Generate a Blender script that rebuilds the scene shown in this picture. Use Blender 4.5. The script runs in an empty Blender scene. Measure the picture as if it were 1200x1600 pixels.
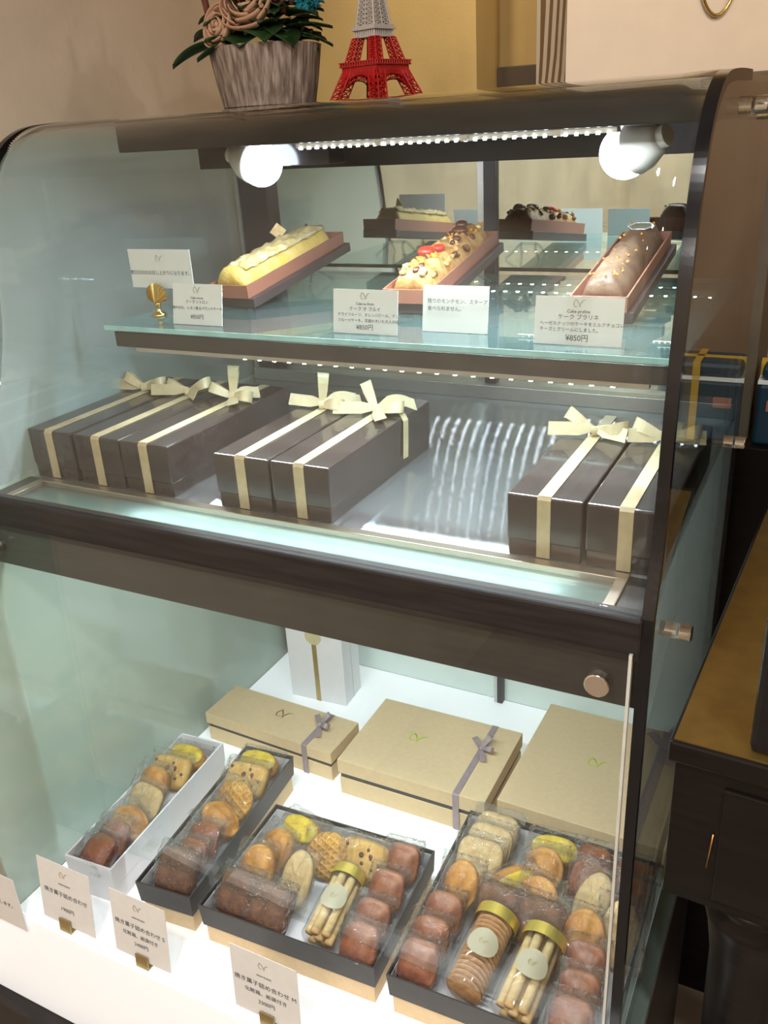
import bpy, bmesh, math, random
from mathutils import Vector, Matrix, noise
random.seed(7)
C = bpy.context.scene.collection
SC = bpy.context.scene
PI = math.pi

# ------------------------------------------------------------ camera, light, exposure
cam = bpy.data.objects.new('camera', bpy.data.cameras.new('camera'))
C.objects.link(cam)
cam.matrix_world = Matrix(((0.89026179, -0.13756154, 0.43417827, 1.06077728),
                           (0.45217949, 0.38098354, -0.80646466, -0.59167064),
                           (-0.05447626, 0.91429118, 0.4013776, 1.06034164),
                           (0, 0, 0, 1)))
cam.data.sensor_fit = 'VERTICAL'
cam.data.sensor_height = 36.0
cam.data.sensor_width = 27.0
cam.data.lens = 1364.263 / 1600 * 36
cam.data.clip_start = 0.02
SC.camera = cam

world = bpy.data.worlds.new('world')
SC.world = world
world.use_nodes = True
world.node_tree.nodes['Background'].inputs[0].default_value = (1.0, 0.98, 0.96, 1)
world.node_tree.nodes['Background'].inputs[1].default_value = 0.72

SC.view_settings.view_transform = 'Standard'
SC.view_settings.look = 'None'
SC.view_settings.gamma = 1
SC.view_settings.use_curve_mapping = False
SC.view_settings.exposure = 0.0
SC.cycles.transparent_max_bounces = 48
SC.cycles.max_bounces = 10
SC.cycles.glossy_bounces = 6
SC.cycles.caustics_reflective = False
SC.cycles.sample_clamp_indirect = 4.0


def area(name, loc, rot, sx, sy, power, color=(1, 1, 1), spread=None):
    l = bpy.data.lights.new(name, 'AREA')
    l.shape = 'RECTANGLE'
    l.size = sx
    l.size_y = sy
    l.energy = power
    l.color = color
    if spread:
        l.spread = spread
    o = bpy.data.objects.new(name, l)
    C.objects.link(o)
    o.location = loc
    o.rotation_euler = rot
    return o


COOL = (0.86, 0.93, 1.0)
WARM = (1.0, 0.82, 0.60)
NEUT = (1.0, 0.98, 0.96)
LAMPS = [(0.75, -0.75), (1.9, -0.75), (0.75, -1.75), (1.9, -1.75), (2.6, 0.35), (0.35, -2.5)]
for lx, ly in LAMPS:
    l = bpy.data.lights.new('downlight', 'AREA')
    l.shape = 'DISK'
    l.size = 0.13
    l.energy = 13
    l.color = NEUT
    o = bpy.data.objects.new('downlight', l)
    C.objects.link(o)
    o.location = (lx, ly, 1.884)
area('header_strip_light', (0.66, 0.357, 1.040), (math.radians(-6), 0, 0), 0.42, 0.012, 5.0, COOL)
area('shelf_strip_light', (0.56, 0.293, 0.798), (math.radians(-18), 0, 0), 0.66, 0.012, 2.2, COOL)
area('front_tube_light', (0.56, 0.160, 0.598), (math.radians(14), 0, 0), 0.62, 0.02, 4.0, COOL)
for nm, lc, tg, pw, ang in (('wall_downlight', (0.34, 0.72, 1.78), (0.36, 1.06, 1.22), 9, 60),
                            ('bag_downlight', (1.15, 0.35, 1.80), (0.85, 1.02, 1.2), 20, 70)):
    l = bpy.data.lights.new(nm, 'SPOT')
    l.energy = pw
    l.color = WARM
    l.spot_size = math.radians(ang)
    l.spot_blend = 0.8
    l.shadow_soft_size = 0.03
    o = bpy.data.objects.new(nm, l)
    C.objects.link(o)
    o.location = lc
    o.rotation_euler = (Vector(tg) - Vector(lc)).to_track_quat('-Z', 'Y').to_euler()

# ------------------------------------------------------------ materials
MATS = {}


def nt_new(name):
    m = bpy.data.materials.new(name)
    m.use_nodes = True
    m.node_tree.nodes.clear()
    return m, m.node_tree.nodes, m.node_tree.links


def pbr(name, col, rough=0.5, metal=0.0, var=0.06, scale=40, bump=0.0, bscale=200, emit=None, es=0, spec=0.5,
        col2=None, c2scale=None, stretch=(1, 1, 1), aniso=0, coat=0, lo=0.35, hi=0.65):
    m, N, L = nt_new(name)
    out = N.new('ShaderNodeOutputMaterial')
    b = N.new('ShaderNodeBsdfPrincipled')
    L.new(b.outputs[0], out.inputs[0])
    tc = N.new('ShaderNodeTexCoord')
    mp = N.new('ShaderNodeMapping')
    mp.inputs['Scale'].default_value = stretch
    L.new(tc.outputs['Object'], mp.inputs[0])
    nz = N.new('ShaderNodeTexNoise')
    nz.inputs['Scale'].default_value = c2scale or scale
    nz.inputs['Detail'].default_value = 4
    L.new(mp.outputs[0], nz.inputs['Vector'])
    r = N.new('ShaderNodeValToRGB')
    c2 = col2 or tuple(min(1, c * (1 + var)) for c in col)
    c1 = col if col2 else tuple(c * (1 - var) for c in col)
    r.color_ramp.elements[0].position = lo
    r.color_ramp.elements[1].position = hi
    r.color_ramp.elements[0].color = (*c1, 1)
    r.color_ramp.elements[1].color = (*c2, 1)
    L.new(nz.outputs['Fac'], r.inputs[0])
    L.new(r.outputs[0], b.inputs['Base Color'])
    b.inputs['Roughness'].default_value = rough
    b.inputs['Metallic'].default_value = metal
    b.inputs['Specular IOR Level'].default_value = spec
    b.inputs['Anisotropic'].default_value = aniso
    b.inputs['Coat Weight'].default_value = coat
    if emit:
        b.inputs['Emission Color'].default_value = (*emit, 1)
        b.inputs['Emission Strength'].default_value = es
    if bump:
        n2 = N.new('ShaderNodeTexNoise')
        n2.inputs['Scale'].default_value = bscale
        n2.inputs['Detail'].default_value = 5
        L.new(mp.outputs[0], n2.inputs['Vector'])
        bp = N.new('ShaderNodeBump')
        bp.inputs['Strength'].default_value = bump
        bp.inputs['Distance'].default_value = 0.002
        L.new(n2.outputs['Fac'], bp.inputs['Height'])
        L.new(bp.outputs[0], b.inputs['Normal'])
    MATS[name] = m
    return m


def thin(name, tint, f0=0.04, gain=0.96, rough=0.0, haze=0.0, hcol=(1, 1, 1), crinkle=0.0, cscale=90, power=5.0):
    """thin clear sheet: see-through plus Schlick reflection, same from both sides"""
    m, N, L = nt_new(name)
    out = N.new('ShaderNodeOutputMaterial')
    tr = N.new('ShaderNodeBsdfTransparent')
    tr.inputs[0].default_value = (*tint, 1)
    gl = N.new('ShaderNodeBsdfGlossy')
    gl.inputs['Roughness'].default_value = rough
    gl.inputs[0].default_value = (1, 1, 1, 1)
    lw = N.new('ShaderNodeLayerWeight')
    lw.inputs[0].default_value = 0.5
    pw = N.new('ShaderNodeMath')
    pw.operation = 'POWER'
    pw.inputs[1].default_value = power
    L.new(lw.outputs['Facing'], pw.inputs[0])
    ma = N.new('ShaderNodeMath')
    ma.operation = 'MULTIPLY_ADD'
    ma.inputs[1].default_value = gain
    ma.inputs[2].default_value = f0
    L.new(pw.outputs[0], ma.inputs[0])
    mix = N.new('ShaderNodeMixShader')
    L.new(ma.outputs[0], mix.inputs[0])
    src = tr
    if haze:
        df = N.new('ShaderNodeBsdfDiffuse')
        df.inputs[0].default_value = (*hcol, 1)
        m2 = N.new('ShaderNodeMixShader')
        m2.inputs[0].default_value = haze
        L.new(tr.outputs[0], m2.inputs[1])
        L.new(df.outputs[0], m2.inputs[2])
        src = m2
    L.new(src.outputs[0], mix.inputs[1])
    L.new(gl.outputs[0], mix.inputs[2])
    L.new(mix.outputs[0], out.inputs[0])
    if crinkle:
        tc = N.new('ShaderNodeTexCoord')
        v = N.new('ShaderNodeTexNoise')
        v.inputs['Scale'].default_value = cscale
        v.inputs['Detail'].default_value = 3
        v.inputs['Distortion'].default_value = 1.5
        L.new(tc.outputs['Object'], v.inputs['Vector'])
        bp = N.new('ShaderNodeBump')
        bp.inputs['Strength'].default_value = crinkle
        bp.inputs['Distance'].default_value = 0.01
        L.new(v.outputs['Fac'], bp.inputs['Height'])
        L.new(bp.outputs[0], gl.inputs['Normal'])
        L.new(bp.outputs[0], lw.inputs['Normal'])
    MATS[name] = m
    return m


def emis(name, col, s):
    m, N, L = nt_new(name)
    out = N.new('ShaderNodeOutputMaterial')
    e = N.new('ShaderNodeEmission')
    e.inputs[0].default_value = (*col, 1)
    e.inputs[1].default_value = s
    L.new(e.outputs[0], out.inputs[0])
    return m


M_wall = pbr('beige_plaster', (0.78, 0.64, 0.49), 0.8, var=0.10, c2scale=5, bump=0.25, bscale=60)
M_wall2 = pbr('brown_plaster', (0.20, 0.125, 0.07), 0.8, var=0.08, c2scale=5)
M_mustard = pbr('mustard_wall', (0.60, 0.43, 0.17), 0.8, var=0.05, scale=8, bump=0.2, bscale=150)
M_brown = pbr('brown_partition', (0.115, 0.085, 0.052), 0.6, var=0.06, scale=30, bump=0.1)
M_ceil = pbr('ceiling_white', (0.75, 0.70, 0.62), 0.9)
M_floor = pbr('floor_tile', (0.30, 0.24, 0.18), 0.5, var=0.15, scale=6)
M_dark = pbr('dark_wood_laminate', (0.022, 0.018, 0.017), 0.38, var=0.25, scale=12, stretch=(1, 12, 12), bump=0.15, bscale=300, spec=0.25)
M_dark2 = pbr('dark_brown_fascia', (0.045, 0.038, 0.035), 0.32, var=0.15, scale=12, stretch=(1, 12, 12), bump=0.1, bscale=300)
M_black = pbr('black_trim', (0.008, 0.008, 0.009), 0.14, var=0.2, spec=0.35)
M_post = pbr('dark_anodised_post', (0.045, 0.042, 0.05), 0.35, 0.3)
M_alu = pbr('brushed_aluminium', (0.55, 0.54, 0.52), 0.32, 0.9, bump=0.1, bscale=300, stretch=(1, 30, 30))
M_frame = pbr('bronze_steel_frame', (0.50, 0.42, 0.34), 0.30, 0.9, var=0.12, scale=10)
M_chrome = pbr('polished_chrome', (0.78, 0.74, 0.68), 0.10, 1.0, var=0.02)
M_goldfoil = pbr('gold_foil', (0.95, 0.72, 0.16), 0.32, 0.8)
M_gold = pbr('gold_metal', (0.75, 0.55, 0.20), 0.22, 1.0, var=0.05)
M_clip = pbr('brass_clip', (0.45, 0.34, 0.14), 0.35, 0.8)
M_card = pbr('card_paper', (0.80, 0.80, 0.78), 0.7, var=0.02)
M_ink = pbr('grey_ink', (0.10, 0.10, 0.11), 0.8)
M_ink2 = pbr('pale_gold_ink', (0.50, 0.46, 0.36), 0.6)
M_foil = pbr('lime_gold_foil', (0.50, 0.62, 0.04), 0.35, 0.1)
M_brownbox = pbr('glossy_brown_paper', (0.042, 0.029, 0.026), 0.27, var=0.10, scale=60, bump=0.12, bscale=500, coat=0.5)
M_ribbon = pbr('cream_satin_ribbon', (0.54, 0.42, 0.25), 0.35, var=0.08, scale=90, stretch=(1, 1, 1))
M_purple = pbr('mauve_ribbon', (0.33, 0.26, 0.27), 0.45, var=0.08, scale=90)
M_goldbox = pbr('kraft_gold_paper', (0.74, 0.56, 0.33), 0.62, var=0.03, scale=120, bump=0.08, bscale=700)
M_band = pbr('charcoal_card', (0.055, 0.052, 0.050), 0.5, var=0.08)
M_whitebox = pbr('white_card', (0.78, 0.78, 0.80), 0.6, var=0.02)
M_liner = pbr('white_liner', (0.62, 0.62, 0.62), 0.6, var=0.03)
M_pinkbox = pbr('terracotta_card', (0.36, 0.145, 0.095), 0.5, var=0.06)
M_sleeve = pbr('dark_sleeve_card', (0.060, 0.042, 0.042), 0.42, var=0.08)
M_glass = thin('case_glass', (0.93, 0.96, 0.95), 0.035)
M_sglass = thin('side_glass', (0.90, 0.92, 0.90), 0.05)
M_lglass = thin('left_glass', (0.80, 0.90, 0.88), 0.05, haze=0.22, hcol=(0.72, 0.80, 0.88))
M_lglass2 = thin('lower_left_glass', (0.80, 0.90, 0.86), 0.05, haze=0.32, hcol=(0.80, 0.92, 0.84))
M_shelfg = thin('shelf_glass', (0.80, 0.93, 0.93), 0.07, haze=0.06, hcol=(0.5, 0.85, 0.85))
M_pedge = pbr('polished_pane_edge', (0.60, 0.60, 0.54), 0.3)
M_edge = pbr('glass_edge', (0.35, 0.62, 0.62), 0.15, var=0.1, spec=0.8)
M_film = thin('clear_film', (0.97, 0.97, 0.97), 0.045, gain=0.9, rough=0.07, haze=0.012, crinkle=1.0, cscale=75, power=3.0)
M_jar = thin('jar_plastic', (0.97, 0.97, 0.96), 0.03, gain=0.7, rough=0.05, power=3.5)
M_deck = pbr('brushed_steel_deck', (0.40, 0.40, 0.41), 0.30, 1.0, var=0.05, aniso=0.0)
M_light = pbr('lit_acrylic', (0.86, 0.87, 0.87), 0.35, var=0.0, emit=(0.93, 0.97, 1.0), es=0.42)
M_border = pbr('grey_green_border', (0.20, 0.27, 0.25), 0.3)
M_frost = pbr('pale_green_panel', (0.66, 0.76, 0.72), 0.35, var=0.02)
M_led = emis('led_point', (0.85, 0.92, 1.0), 110)
M_bulb = emis('bulb_glow', (0.80, 0.86, 1.0), 45)
M_tube = emis('tube_glow', (0.88, 0.97, 1.0), 11)
M_ceramic = pbr('lamp_body_white', (0.62, 0.60, 0.55), 0.4, var=0.02)
M_bark = pbr('bark_tub', (0.19, 0.135, 0.10), 0.85, c2scale=170, stretch=(1, 1, 0.06), bump=1.0, bscale=190, col2=(0.50, 0.39, 0.31), lo=0.36, hi=0.66)
M_leaf = pbr('dark_leaf', (0.018, 0.050, 0.012), 0.40, var=0.3, scale=30)
M_rose = pbr('dusty_pink_petal', (0.55, 0.29, 0.19), 0.7, col2=(0.68, 0.44, 0.27), c2scale=25)
M_blue = pbr('turquoise_petal', (0.02, 0.32, 0.42), 0.6, var=0.2)
M_reed = pbr('brown_reed', (0.16, 0.05, 0.025), 0.6, var=0.2)
M_red = pbr('red_paint', (0.50, 0.010, 0.010), 0.35, var=0.05)
M_grey = pbr('pale_grey_paint', (0.55, 0.50, 0.45), 0.45, var=0.03)
M_cream = pbr('cream_bag_paper', (0.80, 0.68, 0.55), 0.6, var=0.02, scale=20, bump=0.08, bscale=400)
M_ribgold = pbr('gold_yellow_ribbon', (0.60, 0.36, 0.04), 0.4)
M_bluebag = pbr('blue_box_paper', (0.006, 0.028, 0.052), 0.5, var=0.1)
M_counter = pbr('dark_table_wood', (0.008, 0.006, 0.005), 0.35, spec=0.22, var=0.25, scale=10, stretch=(1, 12, 12))
M_goldsheen = pbr('golden_sheen_top', (0.42, 0.26, 0.07), 0.36, 0.85, var=0.10, scale=30, bump=0.1)  # golden light reflected by dark polished wood, put into the colour
M_highlight = pbr('copper_highlight', (0.65, 0.33, 0.12), 0.3, 1.0)  # colour of the highlight drawn on the table apron
# baked goods
K = {}
K['lemon'] = pbr('lemon_cake', (0.66, 0.42, 0.02), 0.6, col2=(0.84, 0.62, 0.04), c2scale=90, bump=0.5, bscale=250)
K['crust'] = pbr('golden_crust', (0.36, 0.125, 0.016), 0.5, col2=(0.68, 0.31, 0.04), c2scale=45, bump=0.35, bscale=260)
K['biscuit'] = pbr('pale_biscuit', (0.60, 0.40, 0.17), 0.7, col2=(0.74, 0.54, 0.27), c2scale=120, bump=0.5, bscale=400)
K['financier'] = pbr('reddish_financier', (0.15, 0.030, 0.010), 0.42, col2=(0.34, 0.105, 0.024), c2scale=38, bump=0.4, bscale=250)
K['choc'] = pbr('chocolate_cake', (0.11, 0.042, 0.018), 0.65, col2=(0.20, 0.09, 0.04), c2scale=70, bump=0.5, bscale=300)
K['crumb'] = pbr('fruit_cake_crumb', (0.62, 0.34, 0.08), 0.75, col2=(0.72, 0.46, 0.14), c2scale=80, bump=0.5, bscale=300)
K['raisin'] = pbr('raisin', (0.10, 0.035, 0.02), 0.4)
K['sugar'] = pbr('sugar_glaze', (0.60, 0.44, 0.14), 0.45, col2=(0.74, 0.64, 0.42), c2scale=60, bump=0.7, bscale=160)
K['lemonloaf'] = pbr('lemon_loaf', (0.68, 0.45, 0.08), 0.6, col2=(0.74, 0.56, 0.20), c2scale=50, bump=0.7, bscale=180)
K['nut'] = pbr('nut_topping', (0.34, 0.15, 0.04), 0.55, col2=(0.58, 0.36, 0.14), c2scale=70, bump=0.7, bscale=200)
K['redfruit'] = pbr('candied_cherry', (0.60, 0.035, 0.02), 0.2)
K['prune'] = pbr('dark_candied_fruit', (0.10, 0.035, 0.02), 0.25)
K['orange'] = pbr('candied_orange', (0.72, 0.34, 0.04), 0.25)
K['praline'] = pbr('praline_loaf', (0.11, 0.055, 0.03), 0.5, col2=(0.25, 0.16, 0.10), c2scale=30, bump=0.5, bscale=180)
K['stick'] = pbr('biscuit_stick', (0.66, 0.44, 0.19), 0.7, col2=(0.76, 0.57, 0.30), c2scale=90, bump=0.3)
K['coin'] = pbr('brown_butter_coin', (0.42, 0.20, 0.08), 0.65, col2=(0.62, 0.36, 0.17), c2scale=90, bump=0.4)


def stripes_mat():
    m, N, L = nt_new('striped_gusset')
    out = N.new('ShaderNodeOutputMaterial')
    b = N.new('ShaderNodeBsdfPrincipled')
    L.new(b.outputs[0], out.inputs[0])
    tc = N.new('ShaderNodeTexCoord')
    w = N.new('ShaderNodeTexWave')
    w.bands_direction = 'Y'
    w.inputs['Scale'].default_value = 11
    L.new(tc.outputs['Object'], w.inputs[0])
    r = N.new('ShaderNodeValToRGB')
    r.color_ramp.interpolation = 'CONSTANT'
    r.color_ramp.elements[0].color = (0.22, 0.13, 0.055, 1)
    r.color_ramp.elements[1].position = 0.45
    r.color_ramp.elements[1].color = (0.66, 0.60, 0.52, 1)
    L.new(w.outputs['Fac'], r.inputs[0])
    L.new(r.outputs[0], b.inputs['Base Color'])
    b.inputs['Roughness'].default_value = 0.6
    return m


M_stripe = stripes_mat()


def mirror_mat():
    m, N, L = nt_new('mirror_glass')
    out = N.new('ShaderNodeOutputMaterial')
    b = N.new('ShaderNodeBsdfPrincipled')
    b.inputs['Base Color'].default_value = (0.74, 0.77, 0.72, 1)
    b.inputs['Metallic'].default_value = 1
    b.inputs['Roughness'].default_value = 0.01
    L.new(b.outputs[0], out.inputs[0])
    return m


M_mirror = mirror_mat()


def galette_mat():
    m = pbr('galette', (0.48, 0.21, 0.035), 0.5, col2=(0.72, 0.38, 0.07), c2scale=50)
    N, L = m.node_tree.nodes, m.node_tree.links
    b = [n for n in N if n.type == 'BSDF_PRINCIPLED'][0]
    tc = N.new('ShaderNodeTexCoord')
    mp = N.new('ShaderNodeMapping')
    mp.inputs['Rotation'].default_value = (0, 0, 0.5)
    L.new(tc.outputs['Object'], mp.inputs[0])
    mx = N.new('ShaderNodeMath')
    mx.operation = 'MAXIMUM'
    for k, d in enumerate(('X', 'Y')):
        w = N.new('ShaderNodeTexWave')
        w.bands_direction = d
        w.inputs['Scale'].default_value = 42
        L.new(mp.outputs[0], w.inputs[0])
        L.new(w.outputs['Fac'], mx.inputs[k])
    bp = N.new('ShaderNodeBump')
    bp.inputs['Strength'].default_value = 1
    bp.inputs['Distance'].default_value = 0.0025
    L.new(mx.outputs[0], bp.inputs['Height'])
    L.new(bp.outputs[0], b.inputs['Normal'])
    return m


K['galette'] = galette_mat()

def strip_mat():
    m = thin('strip_glass', (0.72, 0.85, 0.83), 0.06)
    N, L = m.node_tree.nodes, m.node_tree.links
    mx = [n for n in N if n.type == 'MIX_SHADER'][0]
    tr = [n for n in N if n.type == 'BSDF_TRANSPARENT'][0]
    tl = N.new('ShaderNodeBsdfTranslucent')
    tl.inputs[0].default_value = (0.80, 0.90, 0.90, 1)
    df = N.new('ShaderNodeBsdfDiffuse')
    df.inputs[0].default_value = (0.20, 0.28, 0.26, 1)
    m1 = N.new('ShaderNodeMixShader')
    m1.inputs[0].default_value = 0.5
    L.new(tl.outputs[0], m1.inputs[1])
    L.new(df.outputs[0], m1.inputs[2])
    m2 = N.new('ShaderNodeMixShader')
    m2.inputs[0].default_value = 0.55
    L.new(tr.outputs[0], m2.inputs[1])
    L.new(m1.outputs[0], m2.inputs[2])
    L.new(m2.outputs[0], mx.inputs[1])
    return m


# the deck shows long streaks: grooves along x, so roughness only acts front-to-back
def deck_mat():
    m, N, L = nt_new('grooved_steel')
    out = N.new('ShaderNodeOutputMaterial')
    b = N.new('ShaderNodeBsdfPrincipled')
    b.inputs['Base Color'].default_value = (0.62, 0.62, 0.64, 1)
    b.inputs['Metallic'].default_value = 0.85
    b.inputs['Roughness'].default_value = 0.075
    # fine grooves running along x: the surface normal only wobbles front-to-back
    gm = N.new('ShaderNodeNewGeometry')
    wn = N.new('ShaderNodeTexWhiteNoise')
    wn.noise_dimensions = '3D'
    sc = N.new('ShaderNodeVectorMath')
    sc.operation = 'SCALE'
    sc.inputs['Scale'].default_value = 9173.0
    L.new(gm.outputs['Position'], sc.inputs[0])
    L.new(sc.outputs[0], wn.inputs['Vector'])
    sb = N.new('ShaderNodeMath')
    sb.operation = 'MULTIPLY_ADD'
    sb.inputs[1].default_value = 0.76
    sb.inputs[2].default_value = -0.38
    L.new(wn.outputs['Value'], sb.inputs[0])
    cx = N.new('ShaderNodeCombineXYZ')
    L.new(sb.outputs[0], cx.inputs[1])
    ad = N.new('ShaderNodeVectorMath')
    ad.operation = 'ADD'
    L.new(gm.outputs['Normal'], ad.inputs[0])
    L.new(cx.outputs[0], ad.inputs[1])
    nr = N.new('ShaderNodeVectorMath')
    nr.operation = 'NORMALIZE'
    L.new(ad.outputs[0], nr.inputs[0])
    L.new(nr.outputs[0], b.inputs['Normal'])
    L.new(b.outputs[0], out.inputs[0])
    return m


M_deck = deck_mat()

# ------------------------------------------------------------ builders


def box(bm, x0, x1, y0, y1, z0, z1):
    v = [bm.verts.new((x, y, z)) for z in (z0, z1) for y in (y0, y1) for x in (x0, x1)]
    for f in ((0, 2, 3, 1), (4, 5, 7, 6), (0, 1, 5, 4), (2, 6, 7, 3), (0, 4, 6, 2), (1, 3, 7, 5)):
        bm.faces.new([v[i] for i in f])
    return bm


def cyl(bm, p0, p1, r0, r1=None, seg=20, caps=True):
    p0, p1 = Vector(p0), Vector(p1)
    r1 = r0 if r1 is None else r1
    d = (p1 - p0).normalized()
    a = d.orthogonal().normalized()
    b = d.cross(a)
    A = [bm.verts.new(p0 + (a * math.cos(2 * PI * i / seg) + b * math.sin(2 * PI * i / seg)) * r0) for i in range(seg)]
    B = [bm.verts.new(p1 + (a * math.cos(2 * PI * i / seg) + b * math.sin(2 * PI * i / seg)) * r1) for i in range(seg)]
    for i in range(seg):
        bm.faces.new((A[i], A[(i + 1) % seg], B[(i + 1) % seg], B[i]))
    if caps:
        bm.faces.new(A[::-1])
        bm.faces.new(B)
    return bm


def lathe(bm, prof, seg=28, c=(0, 0, 0), axis='z'):
    rings = []
    for r, z in prof:
        ring = []
        for i in range(seg):
            a = 2 * PI * i / seg
            p = (r * math.cos(a), r * math.sin(a), z)
            if axis == 'x':
                p = (z, r * math.cos(a), r * math.sin(a))
            if axis == 'y':
                p = (r * math.sin(a), z, r * math.cos(a))
            ring.append(bm.verts.new((p[0] + c[0], p[1] + c[1], p[2] + c[2])))
        rings.append(ring)
    for A, B in zip(rings, rings[1:]):
        for i in range(seg):
            bm.faces.new((A[i], A[(i + 1) % seg], B[(i + 1) % seg], B[i]))
    bm.faces.new(rings[0][::-1])
    bm.faces.new(rings[-1])
    return bm


def tube(bm, pts, r, seg=8, caps=True):
    pts = [Vector(p) for p in pts]
    prev = None
    rings = []
    up = None
    for i, p in enumerate(pts):
        d = (pts[min(i + 1, len(pts) - 1)] - pts[max(i - 1, 0)]).normalized()
        if up is None:
            up = d.orthogonal().normalized()
        up = (up - d * up.dot(d)).normalized()
        s = d.cross(up)
        rr = r[i] if isinstance(r, (list, tuple)) else r
        rings.append([bm.verts.new(p + (up * math.cos(2 * PI * k / seg) + s * math.sin(2 * PI * k / seg)) * rr) for k in range(seg)])
    for A, B in zip(rings, rings[1:]):
        for k in range(seg):
            bm.faces.new((A[k], A[(k + 1) % seg], B[(k + 1) % seg], B[k]))
    if caps:
        bm.faces.new(rings[0][::-1])
        bm.faces.new(rings[-1])
    return bm


def strip(bm, pts, width, side, th=0.0006):
    """flat ribbon with thickness: pts centre line, side = width direction (one, or one per point)"""
    pts = [Vector(p) for p in pts]
    n = len(pts)
    rows = []
    for i, p in enumerate(pts):
        s = Vector(side[i] if isinstance(side, list) else side).normalized()
        d = (pts[min(i + 1, n - 1)] - pts[max(i - 1, 0)]).normalized()
        nn = d.cross(s).normalized()
        w = width[i] if isinstance(width, list) else width
        rows.append([bm.verts.new(p + s * a * w / 2 + nn * b * th / 2) for a, b in ((-1, -1), (1, -1), (1, 1), (-1, 1))])
    for A, B in zip(rows, rows[1:]):
        for k in range(4):
            bm.faces.new((A[k], A[(k + 1) % 4], B[(k + 1) % 4], B[k]))
    bm.faces.new(rows[0][::-1])
    bm.faces.new(rows[-1])
    return bm


def obj(name, bm, mat, parent=None, smooth=False, bevel=0, loc=None, seg=2, subsurf=0):
    bmesh.ops.recalc_face_normals(bm, faces=bm.faces)
    me = bpy.data.meshes.new(name)
    bm.to_mesh(me)
    bm.free()
    if smooth:
        for p in me.polygons:
            p.use_smooth = True
    me.materials.append(mat)
    o = bpy.data.objects.new(name, me)
    C.objects.link(o)
    if parent:
        o.parent = parent
    if loc:
        o.location = loc
    if bevel:
        b = o.modifiers.new('bevel', 'BEVEL')
        b.width = bevel
        b.segments = seg
        b.limit_method = 'ANGLE'
    if subsurf:
        s = o.modifiers.new('sub', 'SUBSURF')
        s.levels = s.render_levels = subsurf
    return o


def thing(name, label, cat, loc=(0, 0, 0), rot=(0, 0, 0), group=None):
    o = bpy.data.objects.new(name, None)
    C.objects.link(o)
    o.empty_display_size = 0.02
    o.location = loc
    o.rotation_euler = rot
    o['label'] = label
    o['category'] = cat
    if group:
        o['group'] = group
    return o


def tag(o, label, cat, group=None):
    o['label'] = label
    o['category'] = cat
    if group:
        o['group'] = group
    return o


def struct(name, bm, m, **k):
    o = obj(name, bm, m, **k)
    o['kind'] = 'structure'
    return o


def B():
    return bmesh.new()


def pane(bm, prof, x0, x1, th):
    """profile list of (y,z), extruded in x, with thickness th towards inside"""
    n = len(prof)
    out, inn = [], []
    for i, (y, z) in enumerate(prof):
        a = prof[max(i - 1, 0)]
        b = prof[min(i + 1, n - 1)]
        d = Vector((b[0] - a[0], b[1] - a[1])).normalized()
        nn = Vector((d.y, -d.x))
        out.append((y, z))
        inn.append((y + nn.x * th, z + nn.y * th))
    loop = out + inn[::-1]
    A = [bm.verts.new((x0, y, z)) for y, z in loop]
    Bv = [bm.verts.new((x1, y, z)) for y, z in loop]
    m = len(loop)
    for i in range(m):
        bm.faces.new((A[i], A[(i + 1) % m], Bv[(i + 1) % m], Bv[i]))
    for i in range(n - 1):
        bm.faces.new((A[i], A[i + 1], A[m - 2 - i], A[m - 1 - i]))
        bm.faces.new((Bv[i], Bv[m - 1 - i], Bv[m - 2 - i], Bv[i + 1]))
    return bm


def text(body, size, mat, parent, loc, rot=(PI / 2, 0, 0), align='CENTER', name='printed_text', bold=0.0):
    c = bpy.data.curves.new(name, 'FONT')
    c.body = body
    c.size = size
    c.align_x = align
    c.align_y = 'CENTER'
    c.extrude = 0.00005
    c.offset = bold
    tmp = bpy.data.objects.new(name, c)
    C.objects.link(tmp)
    bpy.context.view_layer.update()
    me = bpy.data.meshes.new_from_object(tmp.evaluated_get(bpy.context.evaluated_depsgraph_get()))
    bpy.data.objects.remove(tmp)
    me.materials.clear()
    me.materials.append(mat)
    o = bpy.data.objects.new(name, me)
    C.objects.link(o)
    o.parent = parent
    o.location = loc
    o.rotation_euler = rot
    return o


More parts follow.
